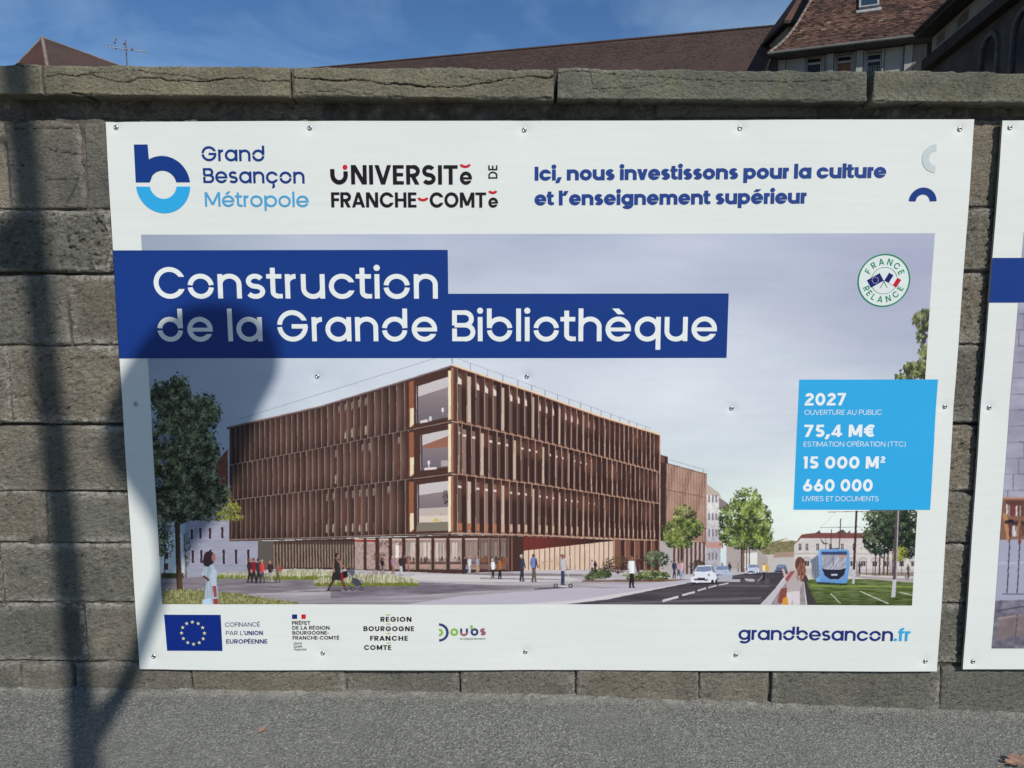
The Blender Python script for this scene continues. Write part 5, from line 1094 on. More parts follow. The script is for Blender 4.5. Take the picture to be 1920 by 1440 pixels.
# european flag and line
d = Decal(2); quad_px(d, [(308, 1152.2), (313.2, 1220.3), (418, 1219.7), (414.4, 1152.2)]); d.build('european_flag', INK((14, 42, 122)), B1)
d = Decal(3); cE = w2(362.4, 1186.5)
for k in range(12):
    t = k*math.pi/6; q = cE+23.2*k_*np.array([math.cos(t), math.sin(t)])
    for j in range(5): pass
    pts = [(q[0]+(4.3 if j % 2 == 0 else 1.7)*k_*math.cos(math.pi/2+j*math.pi/5), q[1]+(4.3 if j % 2 == 0 else 1.7)*k_*math.sin(math.pi/2+j*math.pi/5)) for j in range(10)]
    d = Decal(3); d.add([tuple(q)]+pts, [(0, j+1, (j+1) % 10+1) for j in range(10)], False); d.build('flag_star', INK((214, 214, 160)), B1)
d = Decal(2); DB = (44, 52, 116)
write(d, 'COFINANCÉ', (422.8, 1174.3), (488, 1174), 7.9, 'c', 88, track=80); d.build('cofinancing_lettering', INK(DB), B1); d = Decal(2); write(d, 'PAR L’', (424.3, 1190), (458.4, 1190), 7.9, 'c', 88, track=80); write(d, 'UNION', (459.4, 1190), (493.7, 1190), 7.9, 'c', 145, track=80); d.build('cofinancing_lettering', INK(DB), B1); d = Decal(2); write(d, 'EUROPÉENNE', (425, 1205.8), (502.2, 1205.8), 8.0, 'c', 140, track=80)
d.build('cofinancing_lettering', INK(DB), B1)
# prefecture block
d = Decal(2); quad_px(d, [(548, 1151.6), (548, 1159.9), (557.5, 1159.9), (557.5, 1151.6)]); d.build('tricolour_block', INK((30, 40, 110)), B1)
d = Decal(2); quad_px(d, [(565.5, 1151.6), (565.5, 1159.9), (573.6, 1159.9), (573.6, 1151.6)]); d.build('tricolour_block', INK((196, 34, 46)), B1)
d = Decal(2)
for s_, x0_, x1_, yb_ in (('PRÉFET', 548, 582.6, 1170.9), ('DE LA RÉGION', 548.6, 618.3, 1180), ('BOURGOGNE-', 548.8, 617, 1189.3), ('FRANCHE-COMTÉ', 549.4, 636.4, 1198.7)): write(d, s_, (x0_, yb_), (x1_, yb_), 6.7, 'c', 135, track=90); d.build('prefecture_lettering', INK((30, 28, 32)), B1); d = Decal(2)
for s_, x0_, x1_, yb_ in (('Liberté', 550.6, 566, 1207.5), ('Égalité', 551, 566.8, 1213.3), ('Fraternité', 551.2, 574.2, 1219)): write(d, s_, (x0_, yb_), (x1_, yb_), 4.0, 'c', 95, track=70, skew=0.3); d.build('prefecture_motto', INK((30, 28, 32)), B1); d = Decal(2)
# region block
d = Decal(2)
for s_, x0_, x1_, yb_ in (('REGION', 713.9, 771.9, 1164.8), ('BOURGOGNE', 682, 777, 1182.4), ('FRANCHE', 694.6, 765.2, 1200.3), ('COMTE', 683.2, 734, 1217.7)): write(d, s_, (x0_, yb_), (x1_, yb_), 8.9, 'c', 160, track=150); d.build('region_lettering', INK((26, 20, 26)), B1); d = Decal(2)
for x0_, x1_, yy in ((724.2, 732, 1152), (724.9, 732.8, 1169), (725.2, 733, 1186.9), (726, 733.6, 1204.6)): quad_px(d, [(x0_, yy-0.9), (x0_, yy+0.9), (x1_, yy+0.9), (x1_, yy-0.9)]); d.build('region_bar', INK((178, 192, 60)), B1); d = Decal(2)
# department block
d = Decal(2); ring_px(d, (823.6, 1185), 18, 13.2, -90, 90); d.g += 1; ring_px(d, (889.9, 1184.6), 7.4, 3.2, 0, 360); d.g += 1
P_, Fc = stroke([w2(864.9, 1177.8), w2(865, 1185)], 4.2*k_); d.add(P_, Fc); d.g += 1; P_, Fc = stroke([w2(875.7, 1177.8), w2(875.8, 1185)], 4.2*k_); d.add(P_, Fc); d.build('department_lettering', INK((56, 64, 112)), B1)
d = Decal(2); ring_px(d, (823.6, 1185), 7.6, 3.4, -90, 90); d.g += 1; ring_px(d, (852.1, 1184.5), 7.4, 3.3, 0, 360); d.g += 1; P_, Fc = stroke([w2(884.3, 1171.7), w2(884.6, 1180)], 4.4*k_); d.add(P_, Fc); d.build('department_lettering', INK((130, 182, 76)), B1)
d = Decal(2); ring_px(d, (870.3, 1185), 7.5, 3.3, 180, 360); d.g += 1; write(d, 's', (900.2, 1191), (911, 1191), 13.2, 'x', 185); d.build('department_lettering', INK((150, 96, 104)), B1)
line('department_caption', B1, 'le Département', (863, 1199), (910, 1199), 2.9, 'x', 80, (84, 84, 90), track=110)
line('website_lettering', B1, 'grandbesancon', (1384.6, 1199.6), (1672.6, 1200.8), 18.8, 'x', 122, (30, 44, 116), cuts=(4, 5, 11), track=58)
line('website_lettering', B1, '.fr', (1674.5, 1200.8), (1706.8, 1201), 18.8, 'x', 122, SKYB, track=70)

# second board, cut by the right edge of the photograph
c0_ = w2(1875, 226.5)[0]; c1_ = w2(1809.5, 1254)[0]; cx0 = (c0_+c1_)/2+0.0; cz1 = w2(1890, 226)[1]; cz0 = w2(1850, 1255)[1]
B2 = empty('information_board', (cx0+1.5, YP, cz0), 'second white board with a blue band, cut off by the right edge of the photograph', 'billboard', 'printed boards screwed to the wall')
board_sheet(B2, cx0, cx0+3.0, cz0, cz1)
for k, (sx, sz) in enumerate(SXY[len(SCREWS):]): screw(B2, sx, sz, 1+k*0.9)
qx0 = (w2(1911, 435)[0]+w2(1867, 1216)[0])/2; qz0 = w2(1890, 1216)[1]; qz1 = w2(1890, 434)[1]
def paint_room():
    C = Canvas(1850, 425, 3560, 1330, 1); rng = np.random.default_rng(9); P = C.poly; L = C.line
    P([(1850, 425), (3560, 425), (3560, 1330), (1850, 1330)], lambda X, Y: np.array([158, 156, 172.])+(fbm(X/40, Y/30, 4, 5)[:, None]-0.5)*50)
    y = 560
    while y < 940:
        L((1850, y), (3560, y-20), 1.6, (112, 110, 126)); x = 1850+(y*37 % 80)
        while x < 3560: L((x, y), (x, y+30), 1.3, (116, 114, 130)); x += 70+(x*7 % 40)
        y += 30
    P([(1850, 932), (3560, 932), (3560, 1012), (1850, 1012)], (128, 92, 76)); P([(1850, 932), (3560, 932), (3560, 936), (1850, 936)], (176, 136, 112))
    for sh in (936, 974):
        x = 1886
        while x < 3500:
            P([(x, sh+3), (x+34, sh+3), (x+34, sh+32), (x, sh+32)], (92, 62, 54))
            for q in range(8): xx = x+1+q*3.6; P([(xx, sh+32-rng.random()*6-18), (xx+3, sh+12), (xx+3.2, sh+32), (xx, sh+32)], [(190, 180, 176), (150, 140, 140), (120, 60, 60), (210, 206, 200)][rng.integers(4)])
            x += 38
    P([(1850, 1012), (3560, 1012), (3560, 1120), (1850, 1130)], (160, 162, 180)); P([(1850, 1054), (3560, 1040), (3560, 1044), (1850, 1058)], (186, 188, 204), 0.6)
    P([(1880, 962), (1890, 964), (1893, 1016), (1889, 1018)], (176, 130, 92)); P([(1884, 976), (2060, 984), (2060, 990), (1884, 982)], (60, 48, 54)); C.ell(1895, 977, 7, 3, (34, 30, 38)); C.ell(1912, 1000, 4, 24, (150, 104, 76))
    for xx in (1895, 1914, 1950, 2020): L((xx, 986), (xx-7, 1112), 2.0, (62, 50, 58))
    L((1878, 1114), (3560, 1100), 2.0, (80, 70, 80))
    P([(1850, 1126), (3560, 1090), (3560, 1330), (1850, 1330)], lambda X, Y: np.array([112, 108, 120.])+(fbm(X/12, Y/9, 9, 4)[:, None]-0.5)*80)
    L((1870, 1160), (2400, 1090), 4, (150, 138, 136)); L((1866, 1146), (2300, 1072), 3, (80, 76, 90)); P([(1874, 1162), (1930, 1150), (1930, 1190), (1868, 1200)], (128, 110, 106), 0.7); L((1908, 1152), (1904, 1194), 1.5, (70, 64, 74))
    return C
RC = paint_room()
xs = np.concatenate([np.arange(qx0, qx0+0.16, 0.0022), np.linspace(qx0+0.165, cx0+2.89, 480)]); zs = np.linspace(qz0, qz1, 420)
picture_mesh('room_picture', RC, 0, 0, 0, 0, xs, zs, B2)
za_, zb3 = w2(1890, 483.5)[1], w2(1890, 567.3)[1]
V1, F1 = rect_grid(2, cx0+0.0005, cx0+2.0, zb3, za_, 80, 14); mesh_obj('title_band', V1, F1, INK(NAVY, 0.34), B2)
del LC, RC

# ------------------------------------------------------------------ buildings behind the wall
def tiles_material(name, stops, sc=(5.5, 9.0)):
    m, t, b = new_mat(name, 0.9, 0.15)
    at = N(t, 'ShaderNodeAttribute', attribute_name='tone')
    c = ramp(t, at.outputs['Fac'], stops)
    c = mixc(t, mrange(t, noise(t, pos(t), 0.55, 5, 0.6), 0.4, 0.75, 0, 0.55), c, (0.035, 0.028, 0.025))
    c = mixc(t, mrange(t, noise(t, pos(t), 14, 4, 0.7), 0.6, 0.8, 0, 0.4), c, (0.16, 0.12, 0.10))
    t.links.new(c, b.inputs['Base Color']); bump(t, b, noise(t, pos(t), 30, 3), 0.01); return m
M_TILE = tiles_material('old_clay_tiles', [(0.0, (0.04, 0.026, 0.023)), (0.35, (0.095, 0.055, 0.043)), (0.75, (0.165, 0.092, 0.068)), (0.95, (0.19, 0.12, 0.095)), (1.0, (0.26, 0.19, 0.15))])
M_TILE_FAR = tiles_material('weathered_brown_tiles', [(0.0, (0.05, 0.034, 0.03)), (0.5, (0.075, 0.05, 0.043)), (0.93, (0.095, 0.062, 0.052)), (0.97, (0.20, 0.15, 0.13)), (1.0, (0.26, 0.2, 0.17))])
M_WHITE = simple('pale_render', [(0.3, (0.30, 0.30, 0.27)), (0.7, (0.41, 0.40, 0.36))], 1.6, 0.9, 25, 0.01)
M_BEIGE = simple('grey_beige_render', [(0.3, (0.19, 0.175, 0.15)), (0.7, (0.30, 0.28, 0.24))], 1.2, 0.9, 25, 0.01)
M_DIM = simple('dark_render', [(0.3, (0.045, 0.043, 0.04)), (0.7, (0.095, 0.09, 0.085))], 0.8, 0.95, 20, 0.01)  # very dark render for soffits, recess wall and lower wing wall
M_WOOD = simple('dark_timber', [(0.3, (0.018, 0.015, 0.013)), (0.7, (0.045, 0.036, 0.03))], 4.0, 0.8)
M_FRAME = simple('painted_frame', [(0.3, (0.42, 0.41, 0.37)), (0.7, (0.55, 0.54, 0.49))], 8.0, 0.6)
M_ZINC = simple('zinc', [(0.3, (0.22, 0.23, 0.24)), (0.7, (0.34, 0.35, 0.36))], 3.0, 0.5)
M_GUT = simple('weathered_gutter', [(0.3, (0.10, 0.10, 0.095)), (0.7, (0.17, 0.165, 0.155))], 3.0, 0.7)
M_RIDGE = simple('ridge_mortar', [(0.3, (0.14, 0.11, 0.09)), (0.7, (0.26, 0.21, 0.18))], 3.0, 0.9)
M_SHUT = simple('orange_shutter', [(0.3, (0.22, 0.10, 0.05)), (0.7, (0.30, 0.15, 0.08))], 6.0, 0.7)
M_GLASS, t_, b_ = new_mat('window_glass', 0.22, 0.22)
t_.links.new(ramp(t_, noise(t_, pos(t_), 1.0, 3), [(0.3, (0.012, 0.016, 0.02)), (0.7, (0.03, 0.036, 0.045))]), b_.inputs['Base Color'])

def tile_field(name, parent, mat, origin, udir, path, tw, th, inside, seed=1, kind='stuff'):
    """rows of plain tiles: origin + u*udir + path(s), lapped; inside(u, s) keeps the field"""
    rng = np.random.default_rng(seed); V = []; Fs = []; tone = []
    umin, umax, smax = inside('range', 0)
    rows = int(smax/th)
    for r in range(rows):
        s0 = r*th; p0, up, nrm = path(s0)
        us = np.arange(umin+(r % 2)*tw/2, umax, tw)
        for u in us:
            if not inside(u, s0): continue
            j = rng.normal(0, 0.006); lift = 0.022+abs(rng.normal(0, 0.007)); w = tw*0.93
            base = origin+p0; a = base+udir*u; b = base+udir*(u+w); dn = up*(-0.01+rng.normal(0, 0.008)); top = up*(th*1.12)
            q0 = a+dn+nrm*lift; q1 = b+dn+nrm*(lift+j); q2 = b+top+nrm*0.012; q3 = a+top+nrm*0.012; q4 = a+dn+nrm*(-0.004); q5 = b+dn+nrm*(-0.004)
            k = len(V); V += [q0, q1, q2, q3, q4, q5]; Fs += [(k, k+1, k+2, k+3), (k+4, k+5, k+1, k)]
            t = rng.random(); t = t*0.86 if t < 0.975 else 0.9+0.1*rng.random()
            tone += [t]*6
    o = mesh_obj(name, V, Fs, mat, parent, attr={'tone': tone}); prop(o, kind=kind); return o

# ---- house with the pale facade (three windows) ----
E0 = np.array([0, 0, EZ])
def at_depth(px, py, Y): return on_y(px, py, Y)
DR = 34.0
pR = at_depth(1740, 64, DR); nf = np.array([-0.38, -0.925, 0.0]); nf /= np.linalg.norm(nf); uf = np.array([0.925, -0.38, 0.0]); uf /= np.linalg.norm(uf)
pL = on_plane(1446, 98, pR, nf); zE = (pL[2]+pR[2])/2; pL[2] = zE; pR[2] = zE; LEN = float(np.dot(pR-pL, uf))
H1 = empty('gabled_house', (pL[0], pL[1], 0), 'pale rendered house with reddish tiled roof, skylight and three windows above the wall', 'house')
inn = -nf; Zv = np.array([0, 0, 1.0])
OV = 0.75                                       # eaves overhang: the wall stands back from the gutter
wp = pL+inn*OV
def fpt(px, py, push=0.0): q = on_plane(px, py, wp+nf*push, nf); return q
def slab(name, mat, parent, quad, thick):       # quad in world, thickness along the inward normal
    V, Fs = [], []; prism(V, Fs, [np.array(q) for q in quad], inn*thick); return mesh_obj(name, V, Fs, mat, parent)
a = fpt(1458, 140); b = fpt(1736, 140); zt_w = zE-0.18
# wall with real window openings: strips between
wins = [(1512, 1540), (1568, 1597), (1624, 1652)]
cols = [1458]+[v for w in wins for v in w]+[1736]
zwt = [fpt(1526, 105)[2], fpt(1582, 102)[2], fpt(1638, 98)[2]]; zwb = fpt(1580, 160)[2]
V, Fs = [], []
def wallstrip(x0, x1, z0, z1):
    q0 = fpt(x0, 130); q1 = fpt(x1, 130); quad = [(q0[0], q0[1], z0), (q1[0], q1[1], z0), (q1[0], q1[1], z1), (q0[0], q0[1], z1)]
    prism(V, Fs, quad, inn*0.35)
for k in range(0, len(cols), 2): wallstrip(cols[k], cols[k+1], -0.25, zt_w)
for (x0, x1), zt in zip(wins, zwt): wallstrip(x0, x1, zt, zt_w); wallstrip(x0, x1, -0.25, zwb)
mesh_obj('wall', V, Fs, M_BEIGE, H1)
# side and back walls
q0 = fpt(1458, 130); q1 = fpt(1736, 130); V, Fs = [], []
dd = inn*9.0
prism(V, Fs, [(q0[0], q0[1], -0.25), (q0[0], q0[1], zt_w-0.02), (q0[0]+dd[0], q0[1]+dd[1], zt_w-0.02), (q0[0]+dd[0], q0[1]+dd[1], -0.25)], uf*0.3+0*inn)
mesh_obj('side_wall', V, Fs, M_BEIGE, H1)
# pale pilasters and panels standing proud
def pil(x0, x1, push, name='pilaster', ztop=None, mat=M_WHITE):
    a_ = fpt(x0, 130, push); b_ = fpt(x1, 130, push); zt = (zt_w-0.02) if ztop is None else ztop
    V, Fs = [], []; prism(V, Fs, [(a_[0], a_[1], zwb-1.5), (b_[0], b_[1], zwb-1.5), (b_[0], b_[1], zt), (a_[0], a_[1], zt)], inn*(push-0.003)); return mesh_obj(name, V, Fs, mat, H1)
for x0, x1, ps in ((1459, 1472, 0.10), (1474, 1508, 0.03), (1550, 1562, 0.20), (1563.5, 1567, 0.06), (1605, 1617, 0.20), (1618.5, 1623, 0.06), (1541.5, 1545, 0.06), (1546.5, 1549, 0.12), (1598.5, 1601, 0.06), (1602, 1604, 0.12), (1653, 1656, 0.10), (1658, 1692, 0.03), (1695, 1709, 0.16)): pil(x0, x1, ps)
pil(1710, 1728, -0.05+0.09, 'pilaster', fpt(1715, 106)[2], M_BEIGE)
for k, ((x0, x1), zt) in enumerate(zip(wins, zwt)):
    a_ = fpt(x0, 130, -0.2); b_ = fpt(x1, 130, -0.2); zb = zwb; W = np.linalg.norm((b_-a_)[:2]); r = uf
    def bar(u0, u1, z0, z1, V, Fs, th=0.05): p = a_+r*u0; q = a_+r*u1; prism(V, Fs, [(p[0], p[1], z0), (q[0], q[1], z0), (q[0], q[1], z1), (p[0], p[1], z1)], inn*th)
    V, Fs = [], []; ztr = fpt((x0+x1)/2, (119, 116, 114)[k], -0.2)[2]
    bar(0.005, 0.055, zb, zt, V, Fs); bar(W-0.055, W-0.005, zb, zt, V, Fs); bar(0.057, W-0.057, zt-0.06, zt-0.002, V, Fs); bar(0.057, W-0.057, ztr-0.05, ztr+0.05, V, Fs, 0.03)
    f = mesh_obj('window_frame', V, Fs, M_FRAME, H1)
    V, Fs = [], []; p = a_+inn*0.035
    a2 = a_; a_ = p; bar(0.05, W-0.05, zb, zt-0.05, V, Fs, 0.01); a_ = a2
    g = mesh_obj('pane', V, Fs, M_GLASS, None); g.parent = f; g.data.transform(Matrix.Translation(-Vector([float(v) for v in parent_loc(f)])))
    a_ = fpt(x0, 130, -0.2)
    if k == 1:
        V, Fs = [], []; a_ = fpt(x0, 130, -0.205); bar(0.07, W-0.07, zb, ztr-0.08, V, Fs, 0.02); mesh_obj('blind', V, Fs, M_SHUT, H1)
    if k == 2:
        V, Fs = [], []; a_ = fpt(x0, 130, -0.21)
        for u in np.linspace(0.1, W-0.1, 5): bar(u-0.01, u+0.01, zb, ztr-0.22, V, Fs, 0.012)
        for z in (ztr-0.24, ztr-0.36): bar(0.08, W-0.08, z, z+0.02, V, Fs, 0.008)
        mesh_obj('window_bars', V, Fs, M_FRAME, H1)
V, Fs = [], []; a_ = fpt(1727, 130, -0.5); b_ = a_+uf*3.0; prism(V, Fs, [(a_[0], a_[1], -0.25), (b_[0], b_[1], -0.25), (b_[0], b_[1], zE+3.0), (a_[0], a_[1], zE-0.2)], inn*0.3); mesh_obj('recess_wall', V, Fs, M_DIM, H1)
# soffit and gutter
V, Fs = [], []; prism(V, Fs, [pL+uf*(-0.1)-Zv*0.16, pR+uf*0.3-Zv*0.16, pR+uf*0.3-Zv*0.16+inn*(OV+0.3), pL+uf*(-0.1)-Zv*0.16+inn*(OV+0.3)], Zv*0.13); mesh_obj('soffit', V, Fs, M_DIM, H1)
V, Fs = [], []; tube(V, Fs, pL-uf*0.15-Zv*0.04+nf*0.06, pR+uf*0.35-Zv*0.04+nf*0.06, 0.075, n=12)
n_br = 14
for k in range(n_br): p = pL+uf*(LEN*k/(n_br-1))+nf*0.06; tube(V, Fs, p-Zv*0.13, p-Zv*0.02+nf*0.02, 0.022, n=6)
mesh_obj('gutter', V, Fs, M_GUT, H1)
# flared roof profile: inward distance / height
PR = np.array([(0, 0), (0.6, 0.42), (1.2, 0.95), (1.8, 1.62), (2.6, 2.75), (6.5, 8.6)])
seg = np.linalg.norm(np.diff(PR, axis=0), axis=1); cum = np.concatenate([[0], np.cumsum(seg)])
def prof(s):
    k = int(np.clip(np.searchsorted(cum, s, 'right')-1, 0, len(seg)-1)); t = (s-cum[k])/seg[k]; p = PR[k]+(PR[k+1]-PR[k])*t; d = (PR[k+1]-PR[k])/seg[k]
    return inn*p[0]+Zv*p[1], inn*d[0]+Zv*d[1], nf*d[1]+Zv*d[0]
def hip_u(s):
    k = int(np.clip(np.searchsorted(cum, s, 'right')-1, 0, len(seg)-1)); t = (s-cum[k])/seg[k]; return (PR[k]+(PR[k+1]-PR[k])*t)[0]
SM = cum[-1]
HIPL = 0.58
def ins(u, s):
    if u == 'range': return (-0.1, LEN+5.0, SM)
    return u > HIPL*hip_u(s)-0.05
roof_obj_V, roof_F = [], []
n_s = 26
for k in range(n_s):
    s = SM*k/(n_s-1); p, up, nr = prof(s); roof_obj_V += [pL+p+uf*(HIPL*hip_u(s)-0.08)-nr*0.02, pL+p+uf*(LEN+5)-nr*0.02]
roof_F = [(2*k, 2*k+1, 2*k+3, 2*k+2) for k in range(n_s-1)]
rf = mesh_obj('roof', roof_obj_V, roof_F, M_TILE, H1, attr={'tone': [0.2]*len(roof_obj_V)})
o = tile_field('tiles', H1, M_TILE, pL, uf, prof, 0.21, 0.135, ins, 4)
# hip side of the roof and hip ridge tiles
hv, hf = [], []
for k in range(n_s):
    s = SM*k/(n_s-1); p, up, nr = prof(s); A_ = pL+p+uf*(HIPL*hip_u(s)-0.08); hh = hip_u(s); hv += [A_, A_+inn*3.5+uf*4.5]
hf = [(2*k, 2*k+2, 2*k+3, 2*k+1) for k in range(n_s-1)]
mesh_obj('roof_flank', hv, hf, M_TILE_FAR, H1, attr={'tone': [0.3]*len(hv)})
V, Fs = [], []
prev = None
for k in range(34):
    s = SM*k/33; p, up, nr = prof(s); A_ = pL+p+uf*(HIPL*hip_u(s)-0.08)+nr*0.03
    if prev is not None: tube(V, Fs, prev, prev+(A_-prev)*0.96, 0.075, 0.06, 8)
    prev = A_
mesh_obj('hip_tiles', V, Fs, M_RIDGE, H1)
V, Fs = [], []; qa = pL-Zv*0.04; qb = on_plane(1432, 136, pL+inn*0.1, nf); qc = on_plane(1456, 136, pL+inn*0.6, nf); qd_ = on_plane(1458, 106, pL+inn*0.6, nf)
prism(V, Fs, [qa, qb, qb+uf*0.09, qa+uf*0.12], inn*0.5); mesh_obj('eaves_board', V, Fs, M_WOOD, H1)
V, Fs = [], []; prism(V, Fs, [qa+inn*0.51, qb+inn*0.41, qc+inn*0.01, qd_+inn*0.01], inn*0.05); mesh_obj('eaves_soffit', V, Fs, M_DIM, H1)
# skylight
def roof_hit(px, py):
    lo = None
    for k in range(400):
        s = SM*k/399; p, up, nr = prof(s); P0 = pL+p; d = ray(px, py); 
        t = np.dot(P0-E0, nf)/np.dot(d, nf); q = E0+d*t
        if lo is not None and (q[2]-P0[2])*lo <= 0: return s, float(np.dot(q-pL, uf))
        lo = q[2]-P0[2]
    return SM*0.5, 2.0
s_b, u_a = roof_hit(1610, 20); _, u_b = roof_hit(1648, 18)
p, up, nr = prof(s_b); base = pL+p
def rbox(u0, u1, s0, s1, h0, h1, V, Fs): 
    c_ = [base+uf*u+up*s+nr*h0 for u, s in ((u0, s0), (u1, s0), (u1, s1), (u0, s1))]; prism(V, Fs, c_, nr*(h1-h0))
SKH = 1.15
V, Fs = [], []; e_ = 0.09
rbox(u_a, u_b, 0, e_, 0.0, 0.16, V, Fs); rbox(u_a, u_b, SKH-e_, SKH, 0.0, 0.16, V, Fs); rbox(u_a, u_a+e_, e_, SKH-e_, 0.0, 0.16, V, Fs); rbox(u_b-e_, u_b, e_, SKH-e_, 0.0, 0.16, V, Fs)
rbox(u_a-0.1, u_b+0.1, -0.22, -0.002, 0.0, 0.045, V, Fs)
sk = mesh_obj('skylight', V, Fs, M_ZINC, H1)
M_SKY, t_, b_ = new_mat('skylight_glass', 0.06, 0.8); b_.inputs['Base Color'].default_value = (0.02, 0.035, 0.06, 1); b_.inputs['Coat Weight'].default_value = 0.6
V, Fs = [], []; rbox(u_a+e_, u_b-e_, e_, SKH-e_, 0.10, 0.12, V, Fs); g = mesh_obj('pane', V, Fs, M_SKY, None); g.parent = sk; g.data.transform(Matrix.Translation(-Vector([float(v) for v in parent_loc(sk)])))

# ---- little pavilion roof behind the hip (upper left of the house) ----
DP = 40.0
g0 = at_depth(1472, 43, DP); g1 = at_depth(1512, 20, DP)
PV = empty('roof_pavilion', (at_depth(1500, 60, DP+2)[0], DP+2, 0), 'small beige pavilion with its own tiled roof poking up left of the skylight roof', 'house')
xw0 = at_depth(1480, 60, DP)[0]; ze = at_depth(1472, 38, DP)[2]
V, Fs = [], []; box(V, Fs, (xw0+0.06, DP+0.4, -0.25), (xw0+3.6, DP+4.0, ze-0.12)); mesh_obj('wall', V, Fs, M_BEIGE, PV)
V, Fs = [], []; xe0 = at_depth(1471, 40, DP)[0]
ap = at_depth(1530, -60, DP+2.2)
cs = [np.array([xe0, DP, ze]), np.array([xe0+4.6, DP-0.0, ze+0.0]), np.array([xe0+4.6, DP+4.4, ze]), np.array([xe0, DP+4.4, ze])]
V = cs+[ap]; Fs = [(0, 1, 4), (1, 2, 4), (2, 3, 4), (3, 0, 4)]; mesh_obj('roof', V, Fs, M_TILE, PV, attr={'tone': [0.4]*5})
V, Fs = [], []; box(V, Fs, (xe0-0.03, DP-0.05, ze-0.16), (xe0+4.65, DP+4.45, ze-0.005)); mesh_obj('eaves_board', V, Fs, M_WOOD, PV)

# ---- long roof ----
rL = at_depth(560, 131, 62.0); rR = at_depth(1500, 45, 44.0)
ur = (rR-rL); LR_ = np.linalg.norm(ur); ur /= LR_
nh = np.array([ur[1], -ur[0], 0]); nh /= np.linalg.norm(nh)
if nh[1] > 0: nh = -nh
HL = empty('long_roofed_building', ((rL[0]+rR[0])/2, (rL[1]+rR[1])/2, 0), 'long building with a plain dark brown tiled roof rising behind the middle of the wall', 'building')
dn = nh*0.72-Zv*0.69; dn /= np.linalg.norm(dn)
RLn = 9.5
def roofplane(a, b, name, par, n=(220, 60)):
    U, S_ = np.meshgrid(np.linspace(0, 1, n[0]), np.linspace(0, 1, n[1])); P0 = a[None, None]+(b-a)[None, None]*U[..., None]+dn*(S_[..., None]*RLn)
    return P0
P0 = roofplane(rL, rR, 'roof', HL)
wv = 0.10*(fbm(P0[..., 0]*0.3, P0[..., 2]*0.8, 3, 4)-0.5); P0 = P0+Zv*wv[..., None]
Vv_ = P0.reshape(-1, 3); nrm = np.cross(ur, dn); nrm = nrm if nrm[2] > 0 else -nrm
mesh_obj('roof', Vv_, grid_faces(220, 60), M_TILE_FAR, HL, attr={'tone': np.full(len(Vv_), 0.5)})
# individual tiles of a paler tone near the ridge (beyond counting)
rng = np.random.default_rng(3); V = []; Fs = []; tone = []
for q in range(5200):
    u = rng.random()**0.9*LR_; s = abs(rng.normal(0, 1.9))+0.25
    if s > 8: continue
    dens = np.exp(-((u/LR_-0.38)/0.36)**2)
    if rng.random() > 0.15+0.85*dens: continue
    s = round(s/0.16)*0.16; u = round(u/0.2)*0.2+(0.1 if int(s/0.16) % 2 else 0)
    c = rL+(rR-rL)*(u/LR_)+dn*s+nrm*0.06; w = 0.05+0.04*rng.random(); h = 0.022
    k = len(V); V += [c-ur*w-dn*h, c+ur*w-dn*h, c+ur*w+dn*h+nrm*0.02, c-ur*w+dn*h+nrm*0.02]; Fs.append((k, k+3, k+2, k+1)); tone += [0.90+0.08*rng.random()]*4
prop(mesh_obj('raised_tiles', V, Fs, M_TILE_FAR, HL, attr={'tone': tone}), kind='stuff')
V, Fs = [], []
for k in range(110): p_ = rL+(rR-rL)*(k/110); q_ = rL+(rR-rL)*((k+0.94)/110); tube(V, Fs, p_, q_, 0.11, 0.095, 7)
mesh_obj('ridge_tiles', V, Fs, M_TILE_FAR, HL, attr={'tone': [0.6]*len(V)})
eL = rL+dn*RLn-nh*0.6; eR = rR+dn*RLn-nh*0.6; V, Fs = [], []
prism(V, Fs, [(eL[0], eL[1], -0.25), (eR[0], eR[1], -0.25), tuple(eR+nh*0.0), tuple(eL)], -nh*0.4); mesh_obj('wall', V, Fs, M_BEIGE, HL)
V = [rL, rR, rR-nh*9.5*0.72-Zv*9.5*0.69, rL-nh*9.5*0.72-Zv*9.5*0.69]; mesh_obj('roof', [v+Zv*-0.03 for v in V], [(0, 1, 2, 3)], M_TILE_FAR, HL, attr={'tone': [0.4]*4})

# ---- pyramid-like hipped roof at the left ----
DA = 38.0
apx = at_depth(79, 70, DA); HP = empty('hipped_roof_house', (apx[0], DA, 0), 'house whose small red brown hipped roof peaks above the wall at the far left', 'house')
hip = at_depth(98, 175, DA-5.5); lft = at_depth(-32, 188, DA-1.5); rgt = at_depth(452, 205, DA+3.0); zb_ = min(hip[2], lft[2], rgt[2])
def to_z(a, b, z): t = (z-a[2])/(b[2]-a[2]); return a+(b-a)*t
hip = to_z(apx, hip, zb_); lft = to_z(apx, lft, zb_); rgt = to_z(apx, rgt, zb_); bk = (lft+rgt)-hip
def tri_grid(A_, B_, C_, n=40):
    V = []; Fs = []; idx = {}
    for i in range(n+1):
        for j in range(i+1): idx[i, j] = len(V); V.append(A_+(B_-A_)*((i-j)/n)+(C_-A_)*(j/n)) 
    for i in range(n):
        for j in range(i+1):
            Fs.append((idx[i, j], idx[i+1, j], idx[i+1, j+1]))
            if j < i: Fs.append((idx[i, j], idx[i+1, j+1], idx[i, j+1]))
    return V, Fs
M_RED = tiles_material('reddish_tiles', [(0.0, (0.06, 0.032, 0.028)), (0.6, (0.11, 0.052, 0.042)), (1.0, (0.17, 0.10, 0.08))])
